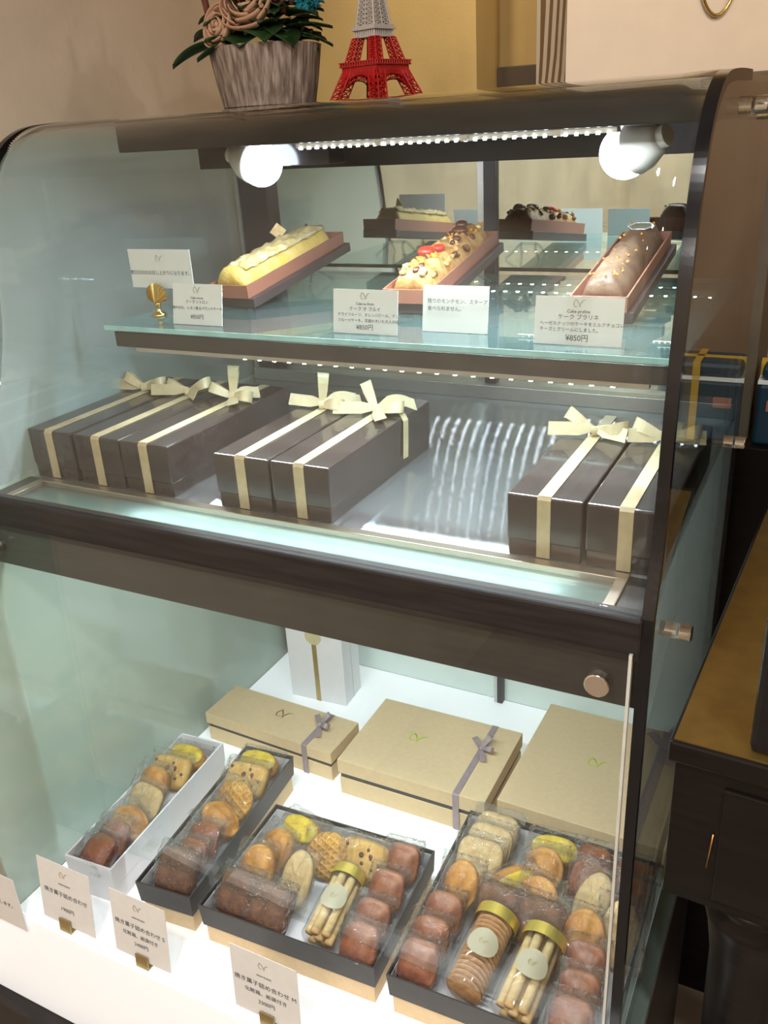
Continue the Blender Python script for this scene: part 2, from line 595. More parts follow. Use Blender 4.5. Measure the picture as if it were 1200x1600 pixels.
def emblem(parent, loc, s, mat, rot=(PI / 2, 0, 0), name='printed_emblem'):
    """little crescent with a two-leaf sprout, drawn in the local xy plane"""
    bm = B()
    ring = [(-0.30 + 0.24 * math.cos(a), -0.02 + 0.34 * math.sin(a), 0) for a in [0.5 + i * (2 * PI - 1.1) / 14 for i in range(15)]]
    w = [0.02 + 0.08 * math.sin(PI * i / 14) for i in range(15)]
    strip(bm, [(x * s, y * s, 0) for x, y, z in ring], [a * s for a in w],
          [(Vector((x + 0.30, y + 0.02, 0)).normalized()) for x, y, z in ring], 0.0001)
    sw = [(-0.42, 0.46), (-0.2, 0.22), (0.0, -0.05), (0.1, -0.42), (0.16, -0.05), (0.34, 0.24), (0.72, 0.34)]
    P = []
    for i in range(len(sw) - 1):
        for k in range(4):
            t = k / 4
            P.append(((sw[i][0] * (1 - t) + sw[i + 1][0] * t) * s, (sw[i][1] * (1 - t) + sw[i + 1][1] * t) * s, 0))
    W = [s * (0.03 + 0.07 * abs(math.sin(2 * PI * i / len(P)))) for i in range(len(P))]
    SD = []
    for i in range(len(P)):
        d = (Vector(P[min(i + 1, len(P) - 1)]) - Vector(P[max(i - 1, 0)])).normalized()
        SD.append(Vector((-d.y, d.x, 0)))
    for i in range(1, len(SD)):
        if SD[i].dot(SD[i - 1]) < 0 and abs(SD[i].dot(SD[i - 1])) > 0.3:
            SD[i] = -SD[i]
    strip(bm, P, W, SD, 0.0001)
    o = obj(name, bm, mat, parent)
    o.location = loc
    o.rotation_euler = rot
    return o


# ------------------------------------------------------------ room
XL, XR, YB, YF, ZF, ZC = -0.06, 3.0, 1.06, -3.0, -0.75, 1.9
struct('floor', box(B(), XL - 0.1, XR, YF, 1.6, ZF - 0.05, ZF), M_floor)
ceil = struct('ceiling', box(B(), XL - 0.1, XR, YF, 1.6, ZC, ZC + 0.05), M_ceil)
struct('wall_left', box(B(), XL - 0.1, XL, YF, YB, ZF, ZC), M_wall)
struct('wall_back', box(B(), XL - 0.1, 0.415, YB, YB + 0.25, ZF, ZC), M_mustard)
struct('wall_recess', box(B(), 0.415, 0.97, YB + 0.12, YB + 0.25, ZF, ZC), M_mustard)
struct('wall_recess_right', box(B(), 0.97, XR, YB + 0.12, YB + 0.25, ZF, ZC), M_wall2)
struct('wall_right', box(B(), XR, XR + 0.1, YF, 1.6, ZF, ZC), M_wall2)
struct('wall_front', box(B(), XL - 0.1, XR, YF - 0.1, YF, ZF, ZC), M_wall)
struct('trim_1', box(B(), 0.415, 0.62, YB + 0.105, YB + 0.12, 1.03, 1.155), M_brown, bevel=0.002)

# ------------------------------------------------------------ the display case
X0, X1 = 0.060, 0.939
YBK = 0.790
case = thing('display_case', 'glass bakery display case with curved front, dark frame and lit white base', 'display case')
PROF = [(0.118, 0.640), (0.138, 0.700), (0.146, 0.760), (0.150, 0.820), (0.158, 0.875), (0.168, 0.930), (0.180, 0.980),
        (0.197, 1.025), (0.215, 1.052), (0.240, 1.073), (0.275, 1.087), (0.320, 1.092), (0.400, 1.0945), (0.520, 1.095)]


def smoothprof(pr, k=4):
    out = []
    n = len(pr)
    for i in range(n - 1):
        p0, p1, p2, p3 = pr[max(i - 1, 0)], pr[i], pr[i + 1], pr[min(i + 2, n - 1)]
        for j in range(k):
            t = j / k
            out.append(tuple(0.5 * (2 * b + (c - a) * t + (2 * a - 5 * b + 4 * c - d) * t * t + (3 * b - a - 3 * c + d) * t ** 3)
                             for a, b, c, d in zip(p0, p1, p2, p3)))
    out.append(pr[-1])
    return out


SP = smoothprof(PROF, 7)
FULL = [(0.103, 0.00), (0.104, 0.13), (0.107, 0.40), (0.113, 0.56)] + SP + [(0.79, 1.095)]


def skew(y, z, x):
    """the front bows back a little towards the left end"""
    k = min(1, max(0, (z - 0.66) / 0.2))
    k = k * k * (3 - 2 * k) * min(1, max(0, (0.79 - y) / 0.3))
    return y + 0.048 * k * (X1 - x) / (X1 - X0)


def bent(prof, x0, x1, th, nx=1):
    bm = bmesh.new()
    cols = []
    for ix in range(nx + 1):
        x = x0 + (x1 - x0) * ix / nx
        pr = [(skew(y, z, x), z) for y, z in prof]
        inn = []
        for i in range(len(pr)):
            a, b = pr[max(i - 1, 0)], pr[min(i + 1, len(pr) - 1)]
            d = Vector((b[0] - a[0], b[1] - a[1])).normalized()
            inn.append((pr[i][0] + d.y * th, pr[i][1] - d.x * th))
        cols.append([bm.verts.new((x, y, z)) for y, z in pr + inn[::-1]])
    m = len(cols[0])
    for A, Bv in zip(cols, cols[1:]):
        for i in range(m):
            bm.faces.new((A[i], A[(i + 1) % m], Bv[(i + 1) % m], Bv[i]))
    n = m // 2
    for A in (cols[0], cols[-1]):
        for i in range(n - 1):
            bm.faces.new((A[i], A[i + 1], A[m - 2 - i], A[m - 1 - i]))
    return bm


cg = obj('curved_glass', bent(SP + [(0.79, 1.095)], X0 + 0.0045, X1 - 0.0015, 0.005, 30), M_glass, case)
for f in cg.data.polygons:
    f.use_smooth = abs(f.normal.x) < 0.5


def sidepanel(x0, x1, prof, yb=0.785):
    bm = B()
    xm = (x0 + x1) / 2
    rows = []
    for y, z in prof:
        yy = skew(y, z, xm)
        rows.append([bm.verts.new(p) for p in ((x0, yy, z), (x1, yy, z), (x1, yb, z), (x0, yb, z))])
    for A, Bv in zip(rows, rows[1:]):
        for k in range(4):
            bm.faces.new((A[k], A[(k + 1) % 4], Bv[(k + 1) % 4], Bv[k]))
    bm.faces.new(rows[0][::-1])
    bm.faces.new(rows[-1])
    return bm


FL = [(y, z) for y, z in FULL if z < 1.0935 and y < 0.5]
obj('side_glass', sidepanel(X1 + 0.001, X1 + 0.007, FL), M_sglass, case)
obj('side_glass', sidepanel(X0 - 0.002, X0 + 0.002, [(0.118, 0.640)] + [q for q in FL if q[1] > 0.645]), M_lglass, case)['label'] = 'pale frosted green glass side'
obj('lower_side_glass', box(B(), X0 - 0.002, X0 + 0.002, 0.002, 0.785, 0.0, 0.639), M_lglass2, case)['label'] = 'pale frosted green glass side'
obj('edge_trim', bent([(y - 0.001, z) for y, z in FULL if z < 1.0949], X1 - 0.001, X1 + 0.010, 0.010), M_black, case)
obj('edge_trim', bent([(y - 0.001, z) for y, z in SP if z < 1.0949], X0 - 0.006, X0 + 0.004, 0.009), M_black, case)
# header and rails
obj('header_board', box(B(), 0.197, X1 - 0.002, 0.345, 0.785, 1.050, 1.0885), M_dark, case, bevel=0.002)
obj('back_rail', box(B(), 0.07, 0.86, 0.765, 0.790, 1.006, 1.050), M_dark, case, bevel=0.001)
obj('lamp_bracket', box(B(), 0.235, 0.445, 0.46, 0.50, 1.022, 1.050), M_black, case, bevel=0.001)
# post and mullions
obj('corner_post', box(B(), 0.078, 0.133, 0.765, 0.789, 0.635, 1.008), M_post, case, bevel=0.001)
obj('post_strip', box(B(), 0.070, 0.078, 0.760, 0.789, 0.0, 1.008), M_alu, case)
obj('back_door', box(B(), 0.133, 0.556, 0.784, 0.789, 0.655, 1.008), M_mirror, case)['label'] = 'mirrored sliding door'
obj('back_door', box(B(), 0.548, 0.852, 0.778, 0.783, 0.655, 1.008), M_mirror, case)['label'] = 'mirrored sliding door'
obj('door_mullion', box(B(), 0.538, 0.557, 0.768, 0.778, 0.655, 1.008), M_post, case, bevel=0.001)
obj('door_mullion', box(B(), 0.527, 0.538, 0.772, 0.784, 0.655, 1.008), M_alu, case)
obj('door_stop', box(B(), 0.850, 0.857, 0.770, 0.786, 0.655, 1.008), M_alu, case)
obj('door_track', box(B(), 0.07, X1, 0.755, 0.790, 0.632, 0.655), M_alu, case, bevel=0.001)
# upper deck
obj('upper_deck', box(B(), X0 + 0.003, X1 - 0.003, 0.205, 0.789, 0.618, 0.632), M_deck, case)['label'] = 'grooved steel deck'
bm = B()
box(bm, X0 + 0.03, X1 - 0.03, 0.193, 0.206, 0.618, 0.637)
box(bm, X0 + 0.03, X0 + 0.042, 0.138, 0.193, 0.618, 0.637)
box(bm, X1 - 0.042, X1 - 0.03, 0.138, 0.193, 0.618, 0.637)
obj('strip_frame', bm, M_frame, case, bevel=0.001)
obj('strip_glass', box(B(), X0 + 0.042, X1 - 0.042, 0.136, 0.193, 0.626, 0.630), strip_mat(), case)['label'] = 'long glass strip over the front lamp'
obj('deck_edge', box(B(), X0 + 0.003, X0 + 0.03, 0.134, 0.206, 0.618, 0.634), M_dark2, case)
obj('deck_edge', box(B(), X1 - 0.03, X1 - 0.003, 0.134, 0.206, 0.618, 0.634), M_dark2, case)
obj('front_rail', box(B(), X0 - 0.002, X1 + 0.001, 0.113, 0.135, 0.594, 0.640), M_dark, case, bevel=0.003)
obj('fascia', box(B(), X0, X1, 0.122, 0.134, 0.537, 0.592), M_dark2, case, bevel=0.001)
# lamp under the glass strip
tb = obj('tube_lamp', lathe(B(), [(0.0075, -0.28), (0.0085, -0.275), (0.0085, 0.275), (0.0075, 0.28)], 16, (0.57, 0.164, 0.612), 'x'), M_tube, case, smooth=True)
# lower front pane with its chrome screws
lp = [(0.1155, 0.604), (0.112, 0.50), (0.108, 0.30), (0.104, 0.085)]
obj('lower_front_glass', pane(B(), lp, X0 + 0.006, X1 - 0.006, 0.005), M_glass, case)
obj('pane_edge', pane(B(), [(y - 0.0004, z) for y, z in lp], X1 - 0.0085, X1 - 0.0055, 0.006), M_pedge, case)
for xx in (0.9026, 0.0752):
    s = obj('screw_cap', lathe(B(), [(0.0085, 0.124), (0.0125, 0.116), (0.0125, 0.1065), (0.0115, 0.1055)], 28, (xx, 0, 0.5645), 'y'), M_chrome, case, smooth=False, bevel=0.0005)
# lower case
obj('lit_deck', box(B(), X0 + 0.003, 0.940, 0.0, 0.785, -0.025, 0.0), M_light, case)['label'] = 'white backlit acrylic deck'
obj('deck_border', box(B(), 0.9405, 0.962, 0.0, 0.785, -0.025, -0.0005), M_border, case)
obj('front_lightbox', box(B(), -0.055, 0.962, -0.006, 0.0, -0.212, 0.0), M_light, case, bevel=0.002)['label'] = 'white backlit front face'
obj('back_panel', box(B(), X0, X1, 0.786, 0.792, 0.0, 0.618), M_frost, case)['label'] = 'pale green back panel'
obj('lower_mullion', box(B(), 0.551, 0.557, 0.772, 0.786, 0.0, 0.618), M_alu, case)
obj('lower_mullion', box(B(), 0.557, 0.568, 0.772, 0.786, 0.0, 0.618), M_post, case)
obj('plinth', box(B(), -0.055, X1 + 0.012, -0.03, 0.79, ZF, -0.212), M_dark, case)
obj('deck_underside', box(B(), X0, X1 + 0.012, 0.0, 0.79, -0.212, -0.026), M_dark, case)
# chrome glass connectors on the right side
for y, z in ((0.523, 1.062), (0.715, 1.054), (0.738, 0.603), (0.310, 0.519)):
    for a, b in ((X1 - 0.0135, X1 + 0.0005), (X1 + 0.0075, X1 + 0.0225)):
        bm = B()
        lathe(bm, [(0.0085, a), (0.0095, a + 0.001), (0.0095, b - 0.001), (0.0085, b)], 24, (0, y, z), 'x')
        obj('glass_connector', bm, M_chrome, case, bevel=0.0003)
# shelf (thing: lift-out glass shelf)
sh = thing('glass_shelf', 'clear glass shelf on a dark ledge carrying three loaf cakes', 'shelf', (0, 0, 0))
obj('shelf_pane', box(B(), 0.187, X1 - 0.008, 0.276, 0.742, 0.8345, 0.8405), M_shelfg, sh)
obj('polished_edge', box(B(), 0.187, X1 - 0.008, 0.2745, 0.276, 0.8345, 0.8405), M_edge, sh)
obj('polished_edge', box(B(), 0.187, X1 - 0.008, 0.742, 0.7435, 0.8345, 0.8405), M_edge, sh)
obj('shelf_ledge', box(B(), 0.199, X1 - 0.012, 0.279, 0.300, 0.812, 0.832), M_dark2, sh, bevel=0.001)
lh = obj('led_housing', box(B(), 0.225, X1 - 0.04, 0.287, 0.299, 0.805, 0.812), M_alu, sh)
nled = 22
for i in range(nled):
    x = 0.40 + 0.022 * i
    obj('led', box(B(), x - 0.002, x + 0.002, 0.290, 0.296, 0.8035, 0.805), M_led, lh)
rh = obj('rear_led_housing', box(B(), 0.40, X1 - 0.04, 0.738, 0.750, 0.816, 0.824), M_alu, sh)
for i in range(24):
    x = 0.42 + 0.0205 * i
    obj('led', box(B(), x - 0.002, x + 0.002, 0.7395, 0.7455, 0.8140, 0.816), M_led, rh)
# header led strip
st = thing('led_strip_lamp', 'long strip of bright white LED points under the header board', 'lamp')
hs = obj('strip_housing', box(B(), 0.465, 0.84, 0.350, 0.366, 1.0445, 1.050), M_alu, st, bevel=0.0005)
for i in range(34):
    x = 0.472 + 0.0109 * i
    obj('led', box(B(), x - 0.0012, x + 0.0012, 0.3485, 0.3525, 1.0434, 1.0457), M_led, hs)
for x in (0.575, 0.678, 0.78):
    obj('clip', box(B(), x - 0.004, x + 0.004, 0.3475, 0.368, 1.0435, 1.0505), M_alu, st)


def bulb(label, loc, axis, r):
    """globe lamp, glow end towards -axis; local z = towards its socket"""
    t = thing('light_bulb', label, 'light bulb', loc, Vector(axis).to_track_quat('Z', 'Y').to_euler(), 'globe bulbs under the header')
    pr = []
    for i in range(15):
        a = -PI / 2 + (PI / 2 + 0.35) * i / 14
        pr.append((max(r * math.cos(a), 0.0002), r * math.sin(a)))
    obj('globe', lathe(B(), pr, 32), M_bulb, t, smooth=True)
    obj('bulb_body', lathe(B(), [(r * 0.95, r * 0.34), (r * 1.0, r * 0.45), (r * 0.92, r * 0.9), (r * 0.62, r * 1.45), (r * 0.5, r * 1.6)], 32), M_ceramic, t, smooth=True)
    obj('socket', lathe(B(), [(r * 0.42, r * 1.6), (r * 0.42, r * 1.9)], 24), M_ceramic, t)
    # prismatic net on the globe
    return t


bulb('left globe bulb, glowing white, near the dark corner post', (0.352, 0.440, 1.026), (-0.85, 0.1, 0.25), 0.028)
bulb('right globe bulb, glowing white, beside the curved black edge', (0.826, 0.453, 1.022), (0.80, -0.30, 0.28), 0.028)

# ------------------------------------------------------------ upper boxes
def bow(parent, loc, mat, w, L, seed, yaw=0, dirs=None, tails=None, V=(-0.50, 0.80, -0.32)):
    """loops and tails with their faces towards the front of the shop; dirs = (angle, lift)"""
    rnd = random.Random(seed)
    V = Vector(V).normalized()
    Vh = Vector((V.x, V.y, 0)).normalized()
    bm = B()
    for a, h in dirs or [(0.1, 0.5), (PI, 0.5)]:
        d = Vector((math.cos(a), math.sin(a), 0))
        D = (d + Vector((0, 0, h))).normalized()
        sd = D.cross(V).normalized()
        off = D.cross(sd).normalized()
        pts, wd = [], []
        n = 20
        for i in range(n + 1):
            t = i / n
            rr = L * math.sin(PI * t) ** 0.8
            pts.append(D * rr + off * (L * 0.24 * math.sin(2 * PI * t)) + Vector((0, 0, 0.006 + w * 0.30 * math.sin(PI * t))))
            wd.append(w * (0.40 + 0.60 * math.sin(PI * t) ** 0.5))
        strip(bm, pts, wd, sd + off * rnd.uniform(-0.2, 0.2), 0.0007)
    for a, ln, h in tails or []:
        d = Vector((math.cos(a), math.sin(a), 0))
        D = (d + Vector((0, 0, h * 0.6))).normalized()
        sd = D.cross(V).normalized()
        pts, wd = [], []
        for i in range(13):
            t = i / 12
            p = D * L * ln * t
            zz = 0.006 + L * h * 0.5 * math.sin(PI * t) - p.z * t * 0.8
            pts.append(p + Vector((0, 0, max(zz, 0.002 - p.z + w * 0.5 * abs(sd.z)))))
            wd.append(w * (0.42 + 0.58 * min(1, t * 3)) * (0.05 if i == -1 else 1))
        strip(bm, pts, wd, sd, 0.0007)
    # knot
    strip(bm, [Vector((0, 0, 0.006)) + Vh * 0.0045 * math.cos(q) + Vector((0, 0, 0.0055 * math.sin(q))) for q in [k * 2 * PI / 12 for k in range(13)]],
          w * 0.62, Vector((0, 0, 1)).cross(Vh), 0.0012)
    o = obj('bow', bm, mat, parent, smooth=False)
    o.location = loc
    return o


def brown_box(x, y, label, yaw=0, seed=1, rx=0.022, bowkw=None, w=0.0815, d=0.288, h=0.071):
    t = thing('gift_box', label, 'gift box', (x, y, 0.632), (0, 0, yaw), 'dark brown gift boxes with cream ribbon')
    # base is slightly smaller than lid
    obj('box_base', box(B(), 0.0015, w - 0.0015, 0.0015, d - 0.0015, 0.0, 0.022), M_brownbox, t, bevel=0.0015)
    obj('box_lid', box(B(), 0, w, 0, d, 0.018, h), M_brownbox, t, bevel=0.0025, seg=3)
    bx = w * 0.5
    e = 0.0008
    pts = [(bx, -e, 0.002), (bx, -e, h * 0.5), (bx, -e, h - 0.003), (bx, 0.002, h + e), (bx, d * 0.4, h + e), (bx, d - 0.002, h + e), (bx, d + e, h - 0.003), (bx, d + e, 0.002)]
    obj('ribbon', strip(B(), pts, 0.0145, (1, 0, 0), 0.0007), M_ribbon, t)
    bow(t, (bx, d * 0.70, h + e), M_ribbon, 0.0165, 0.040, seed, **(bowkw or {}))
    return t


G = [(0.0650, 'dark brown ribboned gift box at the far left, against the side glass', 0.2),
     (0.1515, 'dark brown ribboned gift box, middle of the left three', 0.1),
     (0.2345, 'dark brown ribboned gift box, third from the left with upright bow loop', 0.0),
     (0.3890, 'dark brown ribboned gift box, left one of the central pair', 0.0),
     (0.4740, 'dark brown ribboned gift box, right one of the central pair', 0.0),
     (0.7740, 'dark brown ribboned gift box, left one of the pair at the right end', 0.0),
     (0.8585, 'dark brown ribboned gift box at the right end beside the side glass', 0.0)]
bk = [dict(dirs=[(3.0, 0.25), (0.1, 0.15)], tails=[(3.25, 1.5, 0.1), (0.3, 0.9, 0.1)]),
      dict(dirs=[(0.20, 0.30), (3.05, 0.10)], tails=[(3.45, 1.5, 0.0), (-0.6, 0.9, 0.1)]),
      dict(dirs=[(1.8, 2.4), (3.1, 0.15), (-0.25, 0.0)], tails=[(-0.95, 1.1, 0.0), (0.5, 1.0, 0.2)]),
      dict(dirs=[(1.8, 2.4), (-0.30, 0.05)], tails=[(3.1, 1.4, 0.1), (0.45, 1.4, 0.35)]),
      dict(dirs=[(2.5, 0.9), (0.10, 0.05)], tails=[(-0.95, 1.1, 0.0), (3.45, 1.5, 0.1), (0.55, 1.4, 0.4)]),
      dict(dirs=[(2.9, 0.35), (-0.05, 0.10)], tails=[(3.4, 1.4, 0.1), (-0.35, 1.1, 0.1)]),
      dict(dirs=[(3.0, 0.2), (0.1, 0.2)], tails=[(3.4, 1.1, 0.1), (0.1, 1.1, 0.1)])]
for i, (x, lb, s) in enumerate(G):
    b = brown_box(x, 0.2155, lb, 0, i + 3, bowkw=bk[i])
t = b
# hanging tail over the side of the central right box
cb = [o for o in C.objects if o.get('label', '').endswith('right one of the central pair')][0]
w, h = 0.0815, 0.071
obj('ribbon_tail', strip(B(), [(0.045, 0.2016, h + 0.004), (w - 0.004, 0.205, h + 0.006), (w + 0.003, 0.203, h - 0.004), (w + 0.0035, 0.200, h - 0.03), (w + 0.004, 0.196, h - 0.055)],
                         0.011, (0.15, 1, 0), 0.0007), M_ribbon, cb)

# ------------------------------------------------------------ loaf cakes on the glass shelf
def crust(bm, w, l, h, prof='loaf', jit=0.0, seed=0, nx=14, ny=36, x0=0, y0=0, z0=0):
    rnd = random.Random(seed)
    ox = rnd.uniform(0, 50)
    grid = []
    for j in range(ny + 1):
        v = j / ny
        ends = min(1, math.sin(PI * min(max(v, 0.0), 1.0)) * 5) ** 0.4 if 0 < v < 1 else 0
        row = []
        for i in range(nx + 1):
            u = i / nx * 2 - 1
            zz = h * (1 - abs(u) ** 3.2 * 0.75) * (0.72 + 0.28 * ends)
            n = noise.noise(Vector((u * 2.2 + ox, v * 14, 0))) * jit + noise.noise(Vector((u * 6 + ox, v * 40, 3))) * jit * 0.5
            sc = 0.93 + 0.07 * ends
            row.append(bm.verts.new((x0 + u * w / 2 * sc, y0 + (v - 0.5) * l, z0 + zz + n)))
        grid.append(row)
    for j in range(ny):
        for i in range(nx):
            bm.faces.new((grid[j][i], grid[j][i + 1], grid[j + 1][i + 1], grid[j + 1][i]))
    # skirt down to z0
    edge = [grid[0][i] for i in range(nx + 1)] + [grid[j][nx] for j in range(1, ny + 1)] + [grid[ny][i] for i in range(nx - 1, -1, -1)] + [grid[j][0] for j in range(ny - 1, 0, -1)]
    low = [bm.verts.new((x0 + (v.co.x - x0) * 0.93, y0 + (v.co.y - y0) * 0.98, z0)) for v in edge]
    n = len(edge)
    for i in range(n):
        bm.faces.new((edge[i], edge[(i + 1) % n], low[(i + 1) % n], low[i]))
    bm.faces.new(low)
    return bm


def open_box(bm, w, l, h, th=0.0018, flare=0.0, z0=0.0, cx=0, cy=0):
    """tray: floor and four walls, origin centre-bottom"""
    a, b = w / 2, l / 2
    def ring(dx, dy, z):
        return [bm.verts.new((cx + sx * dx, cy + sy * dy, z)) for sx, sy in ((-1, -1), (1, -1), (1, 1), (-1, 1))]
    o0 = ring(a, b, z0)
    o1 = ring(a + flare, b + flare, z0 + h)
    i1 = ring(a + flare - th, b + flare - th, z0 + h)
    i0 = ring(a - th, b - th, z0 + th)
    for A, Bb in ((o0, o1), (o1, i1), (i1, i0)):
        for k in range(4):
            bm.faces.new((A[k], A[(k + 1) % 4], Bb[(k + 1) % 4], Bb[k]))
    bm.faces.new(o0[::-1])
    bm.faces.new(i0)
    return bm


def easel(x, y, label):
    zs = 1.05
    t = thing('cake_stand', label, 'cake stand', (x, y, 0.8405), (0, 0, 0), 'clear stands under the loaf cakes')
    g = thin('stand_acrylic', (0.88, 0.94, 0.94), 0.12, gain=0.9)
    for s in (-1, 1):
        pts = [(s * 0.022, -0.028, 0.002), (s * 0.018, -0.012, 0.016), (s * 0.014, 0.0, 0.0225), (s * 0.018, 0.018, 0.015), (s * 0.030, 0.034, 0.002)]
        obj('stand_leg', tube(B(), smoothprof(pts, 5), 0.0025, 8), g, t, smooth=True)
    obj('stand_bar', tube(B(), [(-0.014, 0, 0.0225), (0.014, 0, 0.0225)], 0.0025, 8), g, t, smooth=True)
    return t


def cake_box(x, y, z, yaw, tilt, label, kind):
    t = thing('boxed_loaf_cake', label, 'cake', (x, y, z), (tilt, 0, yaw), 'loaf cakes in open boxes on the glass shelf')
    w, l = 0.064, 0.282
    obj('box_sleeve', box(B(), -w / 2 + 0.003, w / 2 + 0.007, 0.002, l + 0.008, 0.0, 0.0135), M_sleeve, t, bevel=0.001)
    obj('cake_box', open_box(B(), w, l, 0.0185, 0.0018, 0.001, 0.0138, 0, l / 2), M_pinkbox, t)
    rnd = random.Random(5)
    if kind == 'lemon':
        obj('loaf', crust(B(), 0.060, 0.245, 0.036, jit=0.004, seed=1, y0=l / 2 - 0.010, z0=0.016), K['lemonloaf'], t, smooth=True)
        obj('sugar_glaze', crust(B(), 0.044, 0.225, 0.007, jit=0.006, seed=4, y0=l / 2 - 0.006, z0=0.0465), K['sugar'], t, smooth=True)
        o = obj('sugar_tile', box(B(), -0.009, 0.009, -0.009, 0.009, -0.0008, 0.0008), K['biscuit'], t)
        o.location = (-0.016, l / 2 + 0.030, 0.062)
        o.rotation_euler = (1.1, 0.75, 0.3)
    elif kind == 'fruit':
        obj('loaf', crust(B(), 0.058, 0.250, 0.034, jit=0.004, seed=2, y0=l / 2, z0=0.016), K['nut'], t, smooth=True)
        for k in range(84):
            m = rnd.choice(['nut', 'orange', 'prune', 'nut', 'sugar', 'crust', 'prune', 'nut'])
            rr = rnd.uniform(0.003, 0.0065)
            bm = B()
            bmesh.ops.create_icosphere(bm, subdivisions=2, radius=rr)
            for v in bm.verts:
                v.co *= 1 + 0.45 * noise.noise(v.co * 180 + Vector((k, 0, 0)))
                v.co.z *= 0.7
            ob = obj('fruit_piece', bm, K[m], t, smooth=True)
            xx = rnd.uniform(-0.025, 0.025)
            ob.location = (xx, 0.02 + (l - 0.04) * (k + 0.5) / 84, 0.0505 - abs(xx) ** 2 * 18 + rnd.uniform(-0.001, 0.002))
            ob.rotation_euler = (rnd.random(), rnd.random(), rnd.random() * 6)
        for xx, yy, r in ((-0.008, 0.095, 0.0115), (0.004, 0.112, 0.0085)):
            bm = B()
            bmesh.ops.create_icosphere(bm, subdivisions=3, radius=r)
            for v in bm.verts:
                v.co.z *= 0.6
            obj('red_cherry', bm, K['redfruit'], t, smooth=True).location = (xx, yy, 0.054)
        for xx, yy, r in ((0.002, 0.205, 0.012), (-0.008, 0.240, 0.009), (0.012, 0.160, 0.007)):
            bm = B()
            bmesh.ops.create_icosphere(bm, subdivisions=3, radius=r)
            for v in bm.verts:
                v.co.z *= 0.5
            obj('prune', bm, K['prune'], t, smooth=True).location = (xx, yy, 0.054)
    else:
        obj('loaf', crust(B(), 0.050, 0.255, 0.036, jit=0.0045, seed=9, y0=l / 2, z0=0.016), K['praline'], t, smooth=True)
        for k in range(34):
            bm = B()
            bmesh.ops.create_icosphere(bm, subdivisions=1, radius=rnd.uniform(0.001, 0.0024))
            ob = obj('nut_chip', bm, K['crust'], t, smooth=True)
            ob.location = (rnd.uniform(-0.019, 0.019), 0.02 + rnd.random() ** 1.4 * 0.24, 0.0510 + rnd.uniform(-0.001, 0.001))
        obj('emblem_seal', lathe(B(), [(0.0125, 0.0), (0.0135, 0.0006), (0.012, 0.0012)], 24), pbr('seal', (0.34, 0.33, 0.24), 0.3, 0.3), t).location = (0.002, l * 0.80, 0.0535)
        pts = [(0.002 + 0.017 * math.cos(a), l * 0.80 + 0.019 * math.sin(a), 0.0538) for a in [k * PI / 3 for k in range(7)]]
        obj('seal_rim', tube(B(), pts, 0.0006, 5), M_card, t)
    return t


LB = ((0.297, 0.412, 0.01), (0.569, 0.420, 0.05), (0.814, 0.413, 0.02))
for (bx_, by_, yw), lb, kd in zip(LB, ('yellow lemon loaf cake in a terracotta box, left on the shelf', 'loaf cake topped with nuts and red candied fruit, middle of the shelf',
                                    'brown praline loaf cake in a terracotta box, right on the shelf'), ('lemon', 'fruit', 'praline')):
    cake_box(bx_, by_, 0.8415, yw, 0.135, lb, kd)
for (bx_, by_, yw), lb in zip(LB, ('clear stand under the yellow lemon loaf', 'clear stand under the fruit and nut loaf', 'clear stand under the brown praline loaf')):
    easel(bx_ - math.sin(yw) * 0.2, by_ + 0.205, lb)


def card(name, x0, x1, y, z, h, lean, label, lines, em=True, group=None, cat='price card', yaw=0.0, acrylic=True):
    w = x1 - x0
    t = thing(name, label, cat, ((x0 + x1) / 2, y, z), (-lean, 0, yaw), group)
    t0 = t
    t = obj('card_face', box(B(), -w / 2, w / 2, 0, 0.0008, 0.0005, h), M_card, t)
    if em:
        emblem(t, (0, -0.0006, h * em), 0.0105 if h < 0.08 else 0.013, M_ink2)
    for zz, sz, body, *rest in lines:
        al = rest[0] if rest else 'CENTER'
        text(body, sz, M_ink, t, (0 if al == 'CENTER' else -w / 2 + 0.006, -0.0004, h * zz), align=al, bold=0.0)
    return t0


GC = 'white price cards on the glass shelf'
card('price_card', 0.282, 0.361, 0.303, 0.8407, 0.052, 0.20, 'white price card in front of the yellow lemon loaf',
     [(0.66, 0.0042, 'Cake citron'), (0.56, 0.005, 'ケーク シトロン'), (0.41, 0.0047, '爽やかな、レモン香るパウンドケーキ'), (0.2, 0.007, '¥850円')], em=0.86, group=GC)
card('price_card', 0.524, 0.609, 0.305, 0.8407, 0.051, 0.15, 'white price card in front of the fruit and nut loaf',
     [(0.68, 0.0042, 'Cake au fruits'), (0.56, 0.0055, 'ケーク オ フルイ'), (0.43, 0.0045, 'ドライフルーツ、オレンジピール、チェリーの', 'LEFT'),
      (0.30, 0.0045, 'フルーツケーキ。洋酒のきいた大人の味わい', 'LEFT'), (0.15, 0.0075, '¥850円')], em=0.86, group=GC)
card('notice_card', 0.627, 0.708, 0.335, 0.8407, 0.053, 0.15, 'bright white notice card with two lines of text, no emblem',
     [(0.66, 0.0057, '残りのモンテモン、スターアニスは', 'LEFT'), (0.50, 0.0057, '食べられません。', 'LEFT')], em=False, group=GC)
card('price_card', 0.771, 0.865, 0.307, 0.8407, 0.050, 0.15, 'white price card in front of the brown praline loaf',
     [(0.70, 0.0048, 'Cake praline'), (0.58, 0.006, 'ケーク プラリネ'), (0.44, 0.0047, 'ヘーゼルナッツのケーキをミルクチョコレートで', 'LEFT'),
      (0.32, 0.0047, 'チーズとクリームにしました。', 'LEFT'), (0.15, 0.008, '¥850円')], em=0.87, group=GC)
